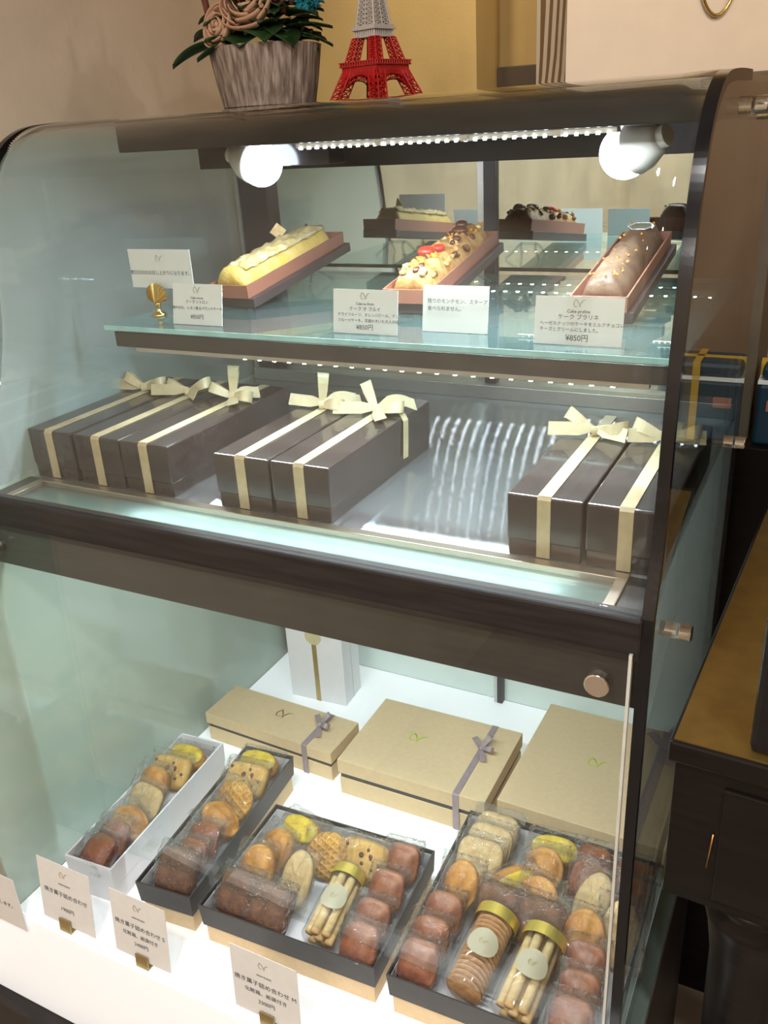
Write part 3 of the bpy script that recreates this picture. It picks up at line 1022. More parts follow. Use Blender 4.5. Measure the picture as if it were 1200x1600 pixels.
card('notice_card', 0.174, 0.281, 0.356, 0.876, 0.052, 0.0, 'white card held up by a gold shell holder behind the lemon card',
     [(0.40, 0.0063, '数日以内のお召し上がりになります。')], em=0.78, group=GC)
hd = thing('card_holder', 'small gold shell-shaped card holder at the left of the shelf', 'card holder', (0.222, 0.346, 0.8405))
bm = B()
N1 = 26
cc = bm.verts.new((0, -0.006, 0.018))
prev = []
for i in range(N1 + 1):
    a = -0.55 + (PI + 1.1) * i / N1
    rr = 0.0175 * (1 + 0.05 * math.cos(i * PI))
    prev.append(bm.verts.new((rr * math.cos(a), 0.002 - 0.004 * (i % 2), 0.029 + rr * math.sin(a) * 0.85)))
for i in range(N1):
    bm.faces.new((cc, prev[i], prev[i + 1]))
o = obj('shell', bm, M_gold, hd)
o.modifiers.new('s', 'SOLIDIFY').thickness = 0.001
obj('holder_stem', lathe(B(), [(0.011, 0), (0.010, 0.003), (0.004, 0.006), (0.003, 0.012), (0.005, 0.016), (0.003, 0.020)], 20), M_gold, hd, smooth=True)

# ------------------------------------------------------------ lower level : closed gold boxes
def gold_box(cx, cy, w, d, h, yaw, label, ribx, em, group='closed gold gift boxes', seed=3, bowy=0.2, emx=0.0, rw=0.011, bl=0.026):
    t = thing('gift_box', label, 'gift box', (cx, cy, 0.0), (0, 0, yaw), group)
    hb = h * 0.48
    hl = h * 0.62
    obj('box_base', box(B(), -w / 2 + 0.002, w / 2 - 0.002, -d / 2 + 0.002, d / 2 - 0.002, 0, hb), M_goldbox, t, bevel=0.0008)
    obj('inner_band', box(B(), -w / 2 + 0.0035, w / 2 - 0.0035, -d / 2 + 0.0035, d / 2 - 0.0035, hb, hl), M_band, t)
    obj('box_lid', box(B(), -w / 2, w / 2, -d / 2, d / 2, hl, h), M_goldbox, t, bevel=0.0010)
    emblem(t, (emx, 0.01, h + 0.0004), 0.026, M_foil if em else M_clip, rot=(0, 0, 0))
    e = 0.0008
    pts = [(ribx, -d / 2 - e, 0.001), (ribx, -d / 2 - e, h - 0.001), (ribx, -d / 2 + 0.001, h + e), (ribx, 0, h + e), (ribx, d / 2 - 0.001, h + e), (ribx, d / 2 + e, h - 0.001), (ribx, d / 2 + e, 0.001)]
    obj('ribbon', strip(B(), pts, rw, (1, 0, 0), 0.0007), M_purple, t)
    bow(t, (ribx, bowy, h + e), M_purple, rw * 0.9, bl, seed, dirs=[(1.1, 0.5), (-0.35, 0.25)], tails=[(2.3, 1.2, 0.1), (-1.1, 1.3, 0.0)], V=(-0.40, 0.62, -0.68))
    return t


gold_box(0.2308, 0.4934, 0.283, 0.097, 0.0626, -0.038, 'narrow gold gift box with mauve ribbon, standing leftmost', 0.085, False, seed=3, bowy=0.005, emx=0.0)
gold_box(0.5298, 0.5154, 0.2696, 0.1894, 0.074, 0.004, 'gold gift box with mauve bow, between the narrow and the largest one', 0.085, True, seed=4, bowy=0.02, emx=-0.03)
gold_box(0.8130, 0.5727, 0.262, 0.276, 0.074, -0.015, 'largest gold gift box, at the right end by the side glass', 0.082, True, seed=5, bowy=0.085, emx=-0.01, rw=0.017, bl=0.036)
# white bag / box standing at the back
wb = thing('white_gift_bag', 'tall white paper bag with gold centre stripe at the back left corner', 'paper bag', (0.220, 0.675, 0.0), (0, 0, 0.06))
obj('bag_body', box(B(), -0.062, 0.062, -0.035, 0.035, 0, 0.27), M_whitebox, wb, bevel=0.001)
obj('gusset_fold', strip(B(), [(0.0625, 0, 0.0), (0.0625, 0, 0.27)], 0.0015, (0, 1, 0), 0.0006), M_liner, wb)
obj('gold_stripe', box(B(), -0.005, 0.005, -0.0356, -0.035, 0.0, 0.152), M_clip, wb)
obj('gold_seal', lathe(B(), [(0.018, -0.0368), (0.018, -0.0352)], 32, (0, 0, 0.152), 'y'), pbr('pale_gold_seal', (0.66, 0.60, 0.36), 0.4, 0.2), wb)

# ------------------------------------------------------------ open trays
def tray(cx, cy, w, d, yaw, label, white=False, zt=0.0721):
    t = thing('gift_tray', label, 'open gift box', (cx, cy, 0), (0, 0, yaw), 'open gift boxes of wrapped cakes')
    if white:
        obj('box_base', box(B(), -w / 2 + 0.002, w / 2 - 0.002, -d / 2 + 0.002, d / 2 - 0.002, 0, 0.034), M_whitebox, t, bevel=0.0008)
        obj('tray_wall', open_box(B(), w - 0.002, d - 0.002, zt - 0.0335, 0.003, 0.001, 0.0342), M_whitebox, t)
        return t
    obj('box_base', box(B(), -w / 2 + 0.005, w / 2 - 0.005, -d / 2 + 0.005, d / 2 - 0.005, 0, 0.034), M_goldbox, t, bevel=0.0008)
    obj('tray_wall', open_box(B(), w - 0.004, d - 0.004, zt - 0.0335, 0.0022, 0.002, 0.0342), M_band, t)
    obj('paper_liner', open_box(B(), w - 0.010, d - 0.010, zt - 0.042, 0.0008, 0.0014, 0.0368), M_liner, t)
    return t


tray(0.1520, 0.2212, 0.088, 0.310, 0.071, 'narrow white open box with a single row of wrapped cakes', True)
tray(0.2883, 0.2331, 0.0942, 0.323, 0.090, 'narrow charcoal open box with a single row of wrapped cakes')
tray(0.5004, 0.1858, 0.275, 0.2152, 0.0447, 'square charcoal open box of assorted cakes in the middle front')
tray(0.7970, 0.2459, 0.284, 0.3157, 0.032, 'largest charcoal open box of cakes, at the right beside the glass')


def puck(bm, w, l, h, n=2.6, dome=0.45, seg=36, jit=0.0006, sd=0, taper=0.9):
    """rounded cake: superellipse outline, domed top"""
    ox = sd * 7.3
    rings = []
    steps = [(taper, 0.0), (0.98, 0.30), (1.0, 0.52)]
    for r in (0.95, 0.86, 0.7, 0.5, 0.25):
        steps.append((r, 1 - dome * r ** 3.2 if r < 0.95 else 0.70))
    for r, zz in steps:
        ring = []
        for i in range(seg):
            a = 2 * PI * i / seg
            c, s = math.cos(a), math.sin(a)
            x = math.copysign(abs(c) ** (2 / n), c) * w / 2 * r
            y = math.copysign(abs(s) ** (2 / n), s) * l / 2 * r
            nn = noise.noise(Vector((x * 90 + ox, y * 90, zz * 2))) * jit * 2
            ring.append(bm.verts.new((x * (1 + nn * 10), y * (1 + nn * 10), zz * h + nn)))
        rings.append(ring)
    for A, Bb in zip(rings, rings[1:]):
        for i in range(seg):
            bm.faces.new((A[i], A[(i + 1) % seg], Bb[(i + 1) % seg], Bb[i]))
    bm.faces.new(rings[0][::-1])
    top = bm.verts.new((0, 0, h))
    for i in range(seg):
        bm.faces.new((rings[-1][i], rings[-1][(i + 1) % seg], top))
    return bm


def wrapper(bm, w, l, h, sd=0):
    """pillow pack of crinkled film with flat sealed ends"""
    nx, ny = 12, 18
    for side in (1, -1):
        g = []
        for j in range(ny + 1):
            v = j / ny * 2 - 1
            row = []
            for i in range(nx + 1):
                u = i / nx * 2 - 1
                e = max(0.0, 1 - abs(v / 0.80) ** 6) if abs(v) < 0.80 else 0
                zz = (h * 0.62 + 0.001) * (e ** 0.5) * max(0.0, 1 - abs(u) ** 6) ** 0.5
                nn = noise.noise(Vector((u * 3 + sd * 5, v * 4, side * 2))) * 0.0022 + noise.noise(Vector((u * 8 + sd, v * 9, side))) * 0.0011
                if abs(u) > 0.99 or abs(v) > 0.99:
                    nn = noise.noise(Vector((u * 3, v * 4, sd))) * 0.002
                yv = v * l / 2 * (0.80 if v < 0 else 1.0)
                row.append(bm.verts.new((u * w / 2, yv, h * 0.5 + side * zz + nn)))
            g.append(row)
        for j in range(ny):
            for i in range(nx):
                bm.faces.new((g[j][i], g[j][i + 1], g[j + 1][i + 1], g[j + 1][i]))
    bmesh.ops.remove_doubles(bm, verts=bm.verts, dist=0.00005)
    return bm


PROTO = {}
LOWER = dict(lemon=0.019, mad=0.029, scal=0.029, rnd=0.025, fin=0.024, bis=0.025, oval=0.035, gal=0.028, pat=0.028, fruit=0.024, choc=0.027)


def dup(root):
    r = root.copy()
    C.objects.link(r)
    for ch in list(root.children):
        c = ch.copy()
        C.objects.link(c)
        c.parent = r
    return r


def cake_proto(kind):
    names = dict(lemon=('wrapped_lemon_cake', 'cake'), mad=('wrapped_madeleine', 'madeleine'), fin=('wrapped_financier', 'cake'), bis=('wrapped_biscuit', 'biscuit'),
                 oval=('wrapped_biscuit', 'biscuit'), fruit=('wrapped_fruit_cake', 'cake'), choc=('wrapped_chocolate_cake', 'cake'), gal=('wrapped_galette', 'galette'), rnd=('wrapped_madeleine', 'madeleine'),
                 scal=('wrapped_madeleine', 'madeleine'), pat=('wrapped_galette', 'galette'))
    nm, cat = names[kind]
    t = thing(nm, '', cat)
    sd = len(PROTO)
    if kind == 'lemon':
        obj('cake', puck(B(), 0.060, 0.036, 0.020, 2.2, 0.4, sd=sd), K['crust'], t, smooth=True)
        obj('lemon_top', puck(B(), 0.055, 0.031, 0.007, 2.2, 0.3, sd=sd), K['lemon'], t, smooth=True, loc=(0, 0, 0.0155))
        S = (0.070, 0.052, 0.024)
    elif kind in ('mad', 'scal'):
        bm = puck(B(), 0.044 if kind == 'mad' else 0.040, 0.058, 0.023, 2.0, 0.62, seg=40, sd=sd)
        for v in bm.verts:
            if v.co.y < 0:
                v.co.x *= 1 + v.co.y * 7
            a = math.atan2(v.co.x, v.co.y + 0.03)
            v.co.z += 0.0012 * math.cos(a * 16) * (1 if v.co.z > 0.008 else 0)
        obj('cake', bm, K['crust'], t, smooth=True)
        S = (0.054, 0.072, 0.026)
    elif kind == 'rnd':
        obj('cake', puck(B(), 0.046, 0.048, 0.020, 2.1, 0.6, sd=sd), K['crust'], t, smooth=True)
        S = (0.056, 0.064, 0.024)
    elif kind == 'fin':
        obj('cake', puck(B(), 0.043, 0.046, 0.022, 3.2, 0.5, sd=sd), K['financier'], t, smooth=True)
        S = (0.051, 0.062, 0.026)
    elif kind == 'bis':
        obj('biscuit', puck(B(), 0.056, 0.048, 0.009, 3.6, 0.12, sd=sd, taper=0.98), K['biscuit'], t, smooth=True)
        S = (0.066, 0.064, 0.014)
    elif kind == 'oval':
        obj('biscuit', puck(B(), 0.040, 0.070, 0.009, 2.1, 0.12, sd=sd, taper=0.98), K['biscuit'], t, smooth=True)
        S = (0.052, 0.085, 0.014)
    elif kind in ('gal', 'pat'):
        obj('galette', puck(B(), 0.056, 0.056, 0.012, 2.1, 0.2, sd=sd), K['galette'], t, smooth=True)
        S = (0.066, 0.070, 0.016)
    elif kind == 'fruit':
        obj('cake_slice', puck(B(), 0.062, 0.046, 0.017, 5, 0.06, sd=sd, taper=0.97), K['crumb'], t, smooth=True)
        rnd = random.Random(3)
        for k in range(9):
            bm = B()
            bmesh.ops.create_icosphere(bm, subdivisions=2, radius=rnd.uniform(0.002, 0.0038))
            for v in bm.verts:
                v.co.z *= 0.35
            obj('raisin', bm, K['raisin'], t, smooth=True, loc=(rnd.uniform(-0.024, 0.024), rnd.uniform(-0.017, 0.017), 0.0168))
        S = (0.072, 0.062, 0.020)
    elif kind == 'choc':
        obj('cake', puck(B(), 0.052, 0.052, 0.020, 7, 0.04, sd=sd, taper=0.98), K['choc'], t, smooth=True)
        S = (0.060, 0.070, 0.023)
    obj('clear_wrapper', wrapper(B(), *S, sd=sd), M_film, t, smooth=True)
    return t


def place(kind, x, y, z, tilt, yaw, label, group, roll=0.0, s=1.0):
    if kind not in PROTO:
        PROTO[kind] = cake_proto(kind)
        t = PROTO[kind]
    else:
        t = dup(PROTO[kind])
    zmin = 0.0385 + s * LOWER[kind] * abs(math.sin(tilt))
    t.location = (x, y, max(z, zmin))
    t.rotation_euler = (tilt, roll, yaw)
    t.scale = (s, s, s)
    t['label'] = label
    t['group'] = group
    return t


ZB = 0.043
gW = 'wrapped cakes in the narrow white box'
for k, x, y, z, tilt, yaw, lb in (
        ('lemon', 0.137, 0.340, 0.047, 0.35, 0.05, 'yellow wrapped lemon cake at the back end of the white box'),
        ('fruit', 0.138, 0.293, 0.044, 0.75, 0.12, 'wrapped fruit cake slice behind the small round cake in the white box'),
        ('rnd', 0.135, 0.258, 0.045, 0.85, 0.0, 'small round golden wrapped cake behind the pale biscuit in the white box'),
        ('bis', 0.147, 0.215, 0.043, 0.80, -0.1, 'pale oblong wrapped biscuit in the middle of the white box'),
        ('mad', 0.157, 0.163, 0.046, 0.45, 1.4, 'golden wrapped madeleine in front of the pale biscuit in the white box'),
        ('fin', 0.156, 0.134, 0.045, 0.60, 0.15, 'reddish wrapped cake behind the front one in the white box'),
        ('fin', 0.157, 0.101, 0.044, 0.55, -0.1, 'reddish wrapped cake at the front end of the white box')):
    place(k, x, y, z, tilt, yaw, lb, gW, s=1.20)
gS = 'wrapped cakes in the narrow charcoal box'
for k, x, y, z, tilt, yaw, lb in (
        ('lemon', 0.268, 0.373, 0.050, 0.35, 0.05, 'yellow wrapped lemon cake at the back end of the narrow charcoal box'),
        ('fruit', 0.270, 0.330, 0.046, 0.60, 0.1, 'wrapped raisin cake slice behind the crosshatched galette in the narrow charcoal box'),
        ('gal', 0.285, 0.275, 0.046, 0.70, 0.0, 'crosshatched wrapped galette in the narrow charcoal box'),
        ('mad', 0.286, 0.228, 0.047, 0.45, 1.4, 'golden wrapped madeleine in front of the crosshatched galette'),
        ('fin', 0.292, 0.186, 0.046, 0.60, 0.15, 'reddish wrapped cake touching the golden madeleine in the narrow charcoal box'),
        ('fin', 0.296, 0.150, 0.045, 0.60, 0.1, 'reddish wrapped cake just behind the chocolate one in the narrow charcoal box'),
        ('choc', 0.298, 0.120, 0.043, 0.85, 0.1, 'wrapped chocolate cake at the front end of the narrow charcoal box')):
    place(k, x, y, z, tilt, yaw, lb, gS, s=1.22)
gM = 'wrapped cakes in the middle charcoal box'
for k, x, y, z, tilt, yaw, lb in (
        ('lemon', 0.424, 0.264, 0.048, 0.45, -0.2, 'yellow wrapped lemon cake at the back left of the middle box'),
        ('rnd', 0.413, 0.215, 0.046, 0.80, -0.3, 'round golden wrapped cake just in front of the lemon cake in the middle box'),
        ('mad', 0.407, 0.166, 0.047, 0.85, 0.2, 'oval golden wrapped cake at the left wall of the middle box'),
        ('choc', 0.410, 0.118, 0.043, 0.85, 0.0, 'wrapped chocolate slab in the front left corner of the middle box'),
        ('choc', 0.462, 0.106, 0.042, 0.70, 0.0, 'wrapped chocolate slab beside the jar of sticks in the middle box'),
        ('oval', 0.474, 0.165, 0.046, 0.90, -0.1, 'pale oval wrapped biscuit in the centre of the middle box'),
        ('pat', 0.487, 0.232, 0.046, 0.75, 0.2, 'wrapped galette at the back centre of the middle box'),
        ('fruit', 0.540, 0.250, 0.047, 0.80, 0.0, 'wrapped raisin cake slice at the back wall of the middle box'),
        ('fin', 0.596, 0.267, 0.047, 0.80, 0.1, 'brown wrapped financier in the back right corner of the middle box'),
        ('fin', 0.598, 0.212, 0.046, 0.75, 0.05, 'brown wrapped financier, second from the back along the middle box'),
        ('fin', 0.602, 0.158, 0.046, 0.70, 0.05, 'brown wrapped financier, second from the front along the middle box'),
        ('fin', 0.606, 0.108, 0.045, 0.70, 0.05, 'brown wrapped financier in the front right corner of the middle box')):
    place(k, x, max(y + 0.004, 0.120), z + 0.002, tilt, yaw, lb, gM, s=1.22)
gL = 'wrapped cakes in the largest charcoal box'
for k, x, y, z, tilt, yaw, lb in (
        ('bis', 0.698, 0.385, 0.052, 0.55, 0.0, 'pale wrapped biscuit hard in the back left corner of the largest box'),
        ('bis', 0.697, 0.357, 0.050, 0.60, 0.0, 'pale wrapped biscuit, middle of the three leaning at the back left of the largest box'),
        ('bis', 0.695, 0.323, 0.048, 0.70, 0.0, 'pale wrapped biscuit directly behind the scalloped madeleine in the largest box'),
        ('scal', 0.695, 0.262, 0.048, 0.95, 0.05, 'scalloped orange wrapped madeleine at the left wall of the largest box'),
        ('fin', 0.688, 0.212, 0.046, 0.85, 0.05, 'wrapped financier, farthest of three at the left wall of the largest box'),
        ('fin', 0.688, 0.167, 0.046, 0.85, 0.05, 'wrapped financier, middle of three at the left wall of the largest box'),
        ('fin', 0.690, 0.118, 0.045, 0.85, 0.05, 'wrapped financier in the front left corner of the largest box'),
        ('lemon', 0.793, 0.383, 0.052, 0.50, 0.1, 'orange-yellow wrapped cake at the back centre of the largest box'),
        ('rnd', 0.788, 0.343, 0.050, 0.70, 0.1, 'round golden wrapped cake behind the big madeleine in the largest box'),
        ('lemon', 0.747, 0.300, 0.050, 1.10, 0.9, 'yellow wrapped cake with pale label left of the big madeleine in the largest box'),
        ('rnd', 0.800, 0.288, 0.052, 0.80, -0.2, 'big orange wrapped madeleine in the centre of the largest box'),
        ('choc', 0.757, 0.247, 0.046, 0.90, 0.0, 'wrapped chocolate slab behind the jar of coin biscuits'),
        ('choc', 0.815, 0.247, 0.046, 0.90, 0.0, 'wrapped chocolate slab behind the jar of sticks in the largest box'),
        ('fin', 0.850, 0.378, 0.050, 0.55, 0.05, 'brown wrapped cake, farthest beside the orange-yellow one in the largest box'),
        ('fin', 0.853, 0.345, 0.050, 0.60, 0.05, 'brown wrapped cake in front of the farthest brown one in the largest box'),
        ('fin', 0.910, 0.375, 0.050, 0.55, 0.05, 'brown wrapped cake in the back right corner of the largest box'),
        ('fin', 0.912, 0.340, 0.050, 0.60, 0.05, 'brown wrapped cake second from the back at the right wall of the largest box'),
        ('oval', 0.870, 0.300, 0.050, 0.85, -0.4, 'pale oval wrapped biscuit behind the tall golden cake in the largest box'),
        ('mad', 0.874, 0.250, 0.048, 1.00, 0.0, 'tall golden wrapped cake at the right of the jar of sticks'),
        ('oval', 0.915, 0.265, 0.046, 0.80, 0.1, 'pale oval wrapped biscuit at the right wall of the largest box'),
        ('fin', 0.884, 0.212, 0.046, 0.70, 0.05, 'wrapped financier in front of the tall golden cake'),
        ('fin', 0.888, 0.168, 0.046, 0.70, 0.05, 'wrapped financier, second from the front at the right of the stick jar'),
        ('fin', 0.890, 0.125, 0.045, 0.70, 0.05, 'wrapped financier in the front right corner of the largest box')):
    place(k, x, max(y, 0.128), z + 0.002, tilt, yaw, lb, gL, s=1.25)


def jar(top, bot, r, label, contents, group):
    top, bot = Vector(top), Vector(bot)
    d = (top - bot)
    L = d.length
    rot = d.to_track_quat('Z', 'Y').to_euler()
    t = thing('biscuit_jar', label, 'jar', bot, rot, 'clear biscuit jars with gold bands')
    obj('jar_body', lathe(B(), [(r * 0.9, 0), (r, 0.003), (r, L * 0.93), (r * 0.93, L * 0.97), (r * 0.55, L)], 36), M_jar, t, smooth=True)
    bm = B()
    for k in range(1):
        prof = [(r * 1.015, L * 0.80), (r * 1.025, L * 0.80), (r * 1.025, L * 0.93), (r * 1.015, L * 0.93)]
    rings = []
    seg = 48
    for rr, z in prof + [prof[0]]:
        rings.append([bm.verts.new((rr * (1 + 0.008 * (i % 2)) * math.cos(2 * PI * i / seg), rr * math.sin(2 * PI * i / seg), z)) for i in range(seg)])
    for A, Bb in zip(rings, rings[1:]):
        for i in range(seg):
            bm.faces.new((A[i], A[(i + 1) % seg], Bb[(i + 1) % seg], Bb[i]))
    obj('gold_band', bm, M_goldfoil, t, smooth=False)
    # oval label wrapped on the side facing up
    Mi = Matrix.Rotation(0, 3, 'X')
    Rm = d.to_track_quat('Z', 'Y').to_matrix()
    toward = Rm.transposed() @ Vector((0.15, -0.35, 1.0))
    a0 = math.atan2(toward.y, toward.x)
    bm = B()
    seg = 28
    zc = L * 0.47
    rr = r * 1.03
    ctr = bm.verts.new((rr * math.cos(a0), rr * math.sin(a0), zc))
    rings = []
    for q in (0.5, 1.0):
        ring = []
        for i in range(seg):
            a = 2 * PI * i / seg
            da = 0.75 * q * math.cos(a)
            ring.append(bm.verts.new((rr * math.cos(a0 + da), rr * math.sin(a0 + da), zc + 0.019 * q * math.sin(a))))
        rings.append(ring)
    for i in range(seg):
        bm.faces.new((ctr, rings[0][i], rings[0][(i + 1) % seg]))
        bm.faces.new((rings[0][i], rings[1][i], rings[1][(i + 1) % seg], rings[0][(i + 1) % seg]))
    obj('oval_label', bm, M_label, t, smooth=True)
    nrm = Vector((math.cos(a0), math.sin(a0), 0))
    mt = Matrix((Vector((0, 0, 1)).cross(nrm), Vector((0, 0, 1)), nrm)).transposed()
    emblem(t, nrm * (rr + 0.0009) + Vector((0, 0, zc)), 0.009, M_clip, rot=mt.to_euler())
    mw = Matrix.Translation(bot) @ Rm.to_4x4()
    if contents == 'stick':
        k = 0
        proto = None
        spots = [(0, 0)] + [(0.6 * r * math.cos(a), 0.6 * r * math.sin(a)) for a in [i * PI / 3 + 0.3 for i in range(6)]]
        for (sx, sy) in spots:
            if proto is None:
                o = obj('biscuit_stick', tube(B(), [(0, 0, 0), (0, 0, L * 0.4), (0, 0, L * 0.86)], 0.0062 if r > 0.02 else 0.0055, 12), K['stick'], smooth=True)
                proto = o
            else:
                o = proto.copy()
                C.objects.link(o)
            o.matrix_world = mw @ Matrix.Translation((sx, sy, 0.003 + 0.003 * (k % 2)))
            tag(o, 'golden biscuit stick standing in ' + group[0], 'biscuit', group[1])
            k += 1
    else:
        proto = None
        n = 15
        for k in range(n):
            if proto is None:
                proto = o = obj('coin_biscuit', puck(B(), r * 1.72, r * 1.72, 0.0048, 2.0, 0.15, seg=28, jit=0.0002), K['coin'], smooth=True)
            else:
                o = proto.copy()
                C.objects.link(o)
            o.matrix_world = mw @ Matrix.Translation((0, 0, 0.004 + k * (L * 0.85 - 0.004) / n)) @ Matrix.Rotation(0.16 + 0.03 * (k % 3), 4, 'X')
            tag(o, 'round brown coin biscuit stacked in the clear jar', 'biscuit', group[1])
    return t


M_label = pbr('cream_label', (0.44, 0.39, 0.27), 0.5, var=0.02)
jar((0.541, 0.213, 0.080), (0.549, 0.096, 0.063), 0.0250, 'clear jar of biscuit sticks in the middle box, gold band at its neck', 'stick',
    ('the middle box jar', 'biscuit sticks in the middle box jar'))
jar((0.7640, 0.228, 0.084), (0.7560, 0.103, 0.066), 0.0285, 'clear jar of stacked coin biscuits in the largest box', 'coin', ('', 'coin biscuits in the jar'))
jar((0.8310, 0.222, 0.086), (0.8230, 0.097, 0.068), 0.0285, 'clear jar of biscuit sticks in the largest box, at the right of the coins', 'stick',
    ('the largest box jar', 'biscuit sticks in the largest box jar'))

# ------------------------------------------------------------ label cards on the front lip
GL = 'white name cards clipped along the front lip'


def lip_card(x0, x1, y, z, h, lean, label, lines, em, clipx=None, yaw=0.0):
    t = card('name_card', x0, x1, y, z, h, lean, label, lines, em=em, group=GL, cat='name card', yaw=yaw)
    if clipx is not None:
        bm = B()
        box(bm, clipx - 0.011, clipx + 0.011, -0.0035, -0.0018, -0.008, 0.012)
        box(bm, clipx - 0.011, clipx + 0.011, -0.0035, 0.016, -0.010, -0.008)
        obj('brass_clip', bm, M_clip, t)
    return t


lip_card(-0.008, 0.095, -0.012, -0.022, 0.105, 0.0, 'name card cut off by the left edge of the photo',
         [(0.42, 0.0085, 'お伺いいたします。')], 0.80)
lip_card(0.122, 0.225, 0.004, 0.010, 0.108, 0.12, 'name card in front of the narrow white box',
         [(0.68, 0.005, 'assortment'), (0.50, 0.0095, '焼き菓子詰め合わせ'), (0.26, 0.009, '1900円')], 0.84, -0.006)
lip_card(0.265, 0.364, 0.004, 0.010, 0.108, 0.10, 'name card reading S in front of the narrow charcoal box',
         [(0.68, 0.005, 'assortment'), (0.52, 0.0092, '焼き菓子詰め合わせ S'), (0.38, 0.0080, '化粧箱、紙袋付き'), (0.24, 0.0085, '2400円')], 0.84, 0.0)
lip_card(0.474, 0.576, 0.004, 0.010, 0.108, 0.06, 'name card reading M in front of the square middle box',
         [(0.68, 0.005, 'assortment'), (0.52, 0.0095, '焼き菓子詰め合わせ M'), (0.38, 0.0082, '化粧箱、紙袋付き'), (0.24, 0.0088, '3300円')], 0.84, 0.0)

# ------------------------------------------------------------ on top: flower tub
fl = thing('flower_arrangement', 'bark tub of dusty pink roses and green leaves on top of the case', 'flowers', (0.283, 0.580, 1.0955))
TILT = 0
bm = B()
seg = 72
prof = [(0.060, 0.0), (0.066, 0.004), (0.072, 0.035), (0.078, 0.075), (0.079, 0.080), (0.072, 0.080), (0.066, 0.068)]
rings = []
for r, z in prof:
    ring = []
    for i in range(seg):
        a = 2 * PI * i / seg
        rr = r * (1 + 0.035 * noise.noise(Vector((math.cos(a) * 9, math.sin(a) * 9, 0))) + 0.02 * noise.noise(Vector((math.cos(a) * 26, math.sin(a) * 26, z * 8))))
        ring.append(bm.verts.new((rr * math.cos(a), rr * math.sin(a), z)))
    rings.append(ring)
for A, Bb in zip(rings, rings[1:]):
    for i in range(seg):
        bm.faces.new((A[i], A[(i + 1) % seg], Bb[(i + 1) % seg], Bb[i]))
bm.faces.new(rings[0][::-1])
bm.faces.new(rings[-1])
obj('bark_tub', bm, M_bark, fl, smooth=False)


def leaf(p, d, L, W, droop, sd, spiky=False):
    d = Vector(d).normalized()
    s = d.cross(Vector((0, 0, 1))).normalized()
    up = s.cross(d)
    bm = B()
    n = 14
    rows = []
    for i in range(n + 1):
        t = i / n
        w = W * math.sin(PI * min(1, t * 0.93 + 0.07)) ** 0.8 * (1 - 0.2 * t)
        if spiky:
            w *= 1 + 0.35 * math.sin(t * 22)
        c = Vector(p) + d * L * t + Vector((0, 0, -droop * L * t * t))
        rows.append([bm.verts.new(c - s * w + up * 0.12 * W), bm.verts.new(c - up * 0.08 * W), bm.verts.new(c + s * w + up * 0.12 * W)])
    for A, Bb in zip(rows, rows[1:]):
        for k in range(2):
            bm.faces.new((A[k], A[k + 1], Bb[k + 1], Bb[k]))
    o = obj('leaf', bm, M_leaf, fl, smooth=True)
    o.modifiers.new('s', 'SOLIDIFY').thickness = 0.0008
    return o


def rose(p, r, tiltv, sd):
    bm = B()
    rnd = random.Random(sd)
    q = Vector(tiltv).to_track_quat('Z', 'Y')
    for k in range(16):
        f = k / 15
        a0 = k * 2.4
        R = r * (0.18 + 0.82 * f)
        nu, nv = 9, 6
        g = []
        for j in range(nv + 1):
            v = j / nv
            row = []
            for i in range(nu + 1):
                u = (i / nu - 0.5) * (1.9 - 0.5 * f)
                rad = R * (0.55 + 0.45 * math.sin(v * PI * 0.62)) + 0.10 * r * v * v * f
                zz = r * (0.95 * v - 0.55) * (1.05 - 0.25 * f) - 0.12 * r * (abs(u) ** 2) * v + rnd.uniform(-1, 1) * 0.012 * r
                row.append(bm.verts.new(q @ Vector((rad * math.cos(a0 + u), rad * math.sin(a0 + u), zz))))
            g.append(row)
        for j in range(nv):
            for i in range(nu):
                bm.faces.new((g[j][i], g[j][i + 1], g[j + 1][i + 1], g[j + 1][i]))
    o = obj('rose', bm, M_rose, fl, smooth=True, loc=p)
    o.modifiers.new('s', 'SOLIDIFY').thickness = 0.0012
    return o


leaf((-0.03, -0.03, 0.085), (-1, -0.35, 0.10), 0.095, 0.034, 0.35, 1)
leaf((-0.04, -0.02, 0.10), (-1, -0.1, 0.22), 0.065, 0.028, 0.3, 2)
leaf((-0.02, -0.05, 0.082), (-0.9, -0.6, -0.05), 0.05, 0.026, 0.3, 3)
leaf((0.0, -0.045, 0.094), (0.35, -0.9, 0.0), 0.042, 0.032, 0.5, 4)
leaf((0.02, -0.04, 0.100), (0.7, -0.8, 0.05), 0.05, 0.034, 0.5, 5)
leaf((0.04, -0.03, 0.095), (1, -0.5, 0.0), 0.045, 0.028, 0.55, 6)
leaf((0.04, 0.0, 0.10), (1, 0.35, 0.15), 0.065, 0.018, 0.2, 7, True)
leaf((0.05, 0.0, 0.092), (1, 0.3, -0.1), 0.055, 0.016, 0.25, 8, True)
leaf((0.04, 0.01, 0.12), (0.9, 0.5, 0.3), 0.05, 0.018, 0.3, 9, True)
leaf((-0.01, 0.0, 0.10), (-0.3, 0.9, 0.4), 0.06, 0.022, 0.3, 10)
leaf((0.02, -0.01, 0.115), (0.5, -0.5, 0.3), 0.045, 0.024, 0.6, 11)
for k in range(44):
    a = k * 2.399
    rr = 0.02 + 0.035 * ((k * 7) % 10) / 10
    leaf((rr * math.cos(a), rr * math.sin(a), 0.082 + 0.055 * ((k * 3) % 7) / 7), (math.cos(a), math.sin(a), 0.15 + 0.5 * ((k * 5) % 6) / 6),
         0.040 + 0.018 * ((k * 11) % 5) / 5, 0.018 + 0.010 * ((k * 13) % 4) / 4, 0.4, 20 + k, k % 3 == 0)
rose((-0.030, -0.060, 0.104), 0.028, (-0.25, -1, 0.35), 3)
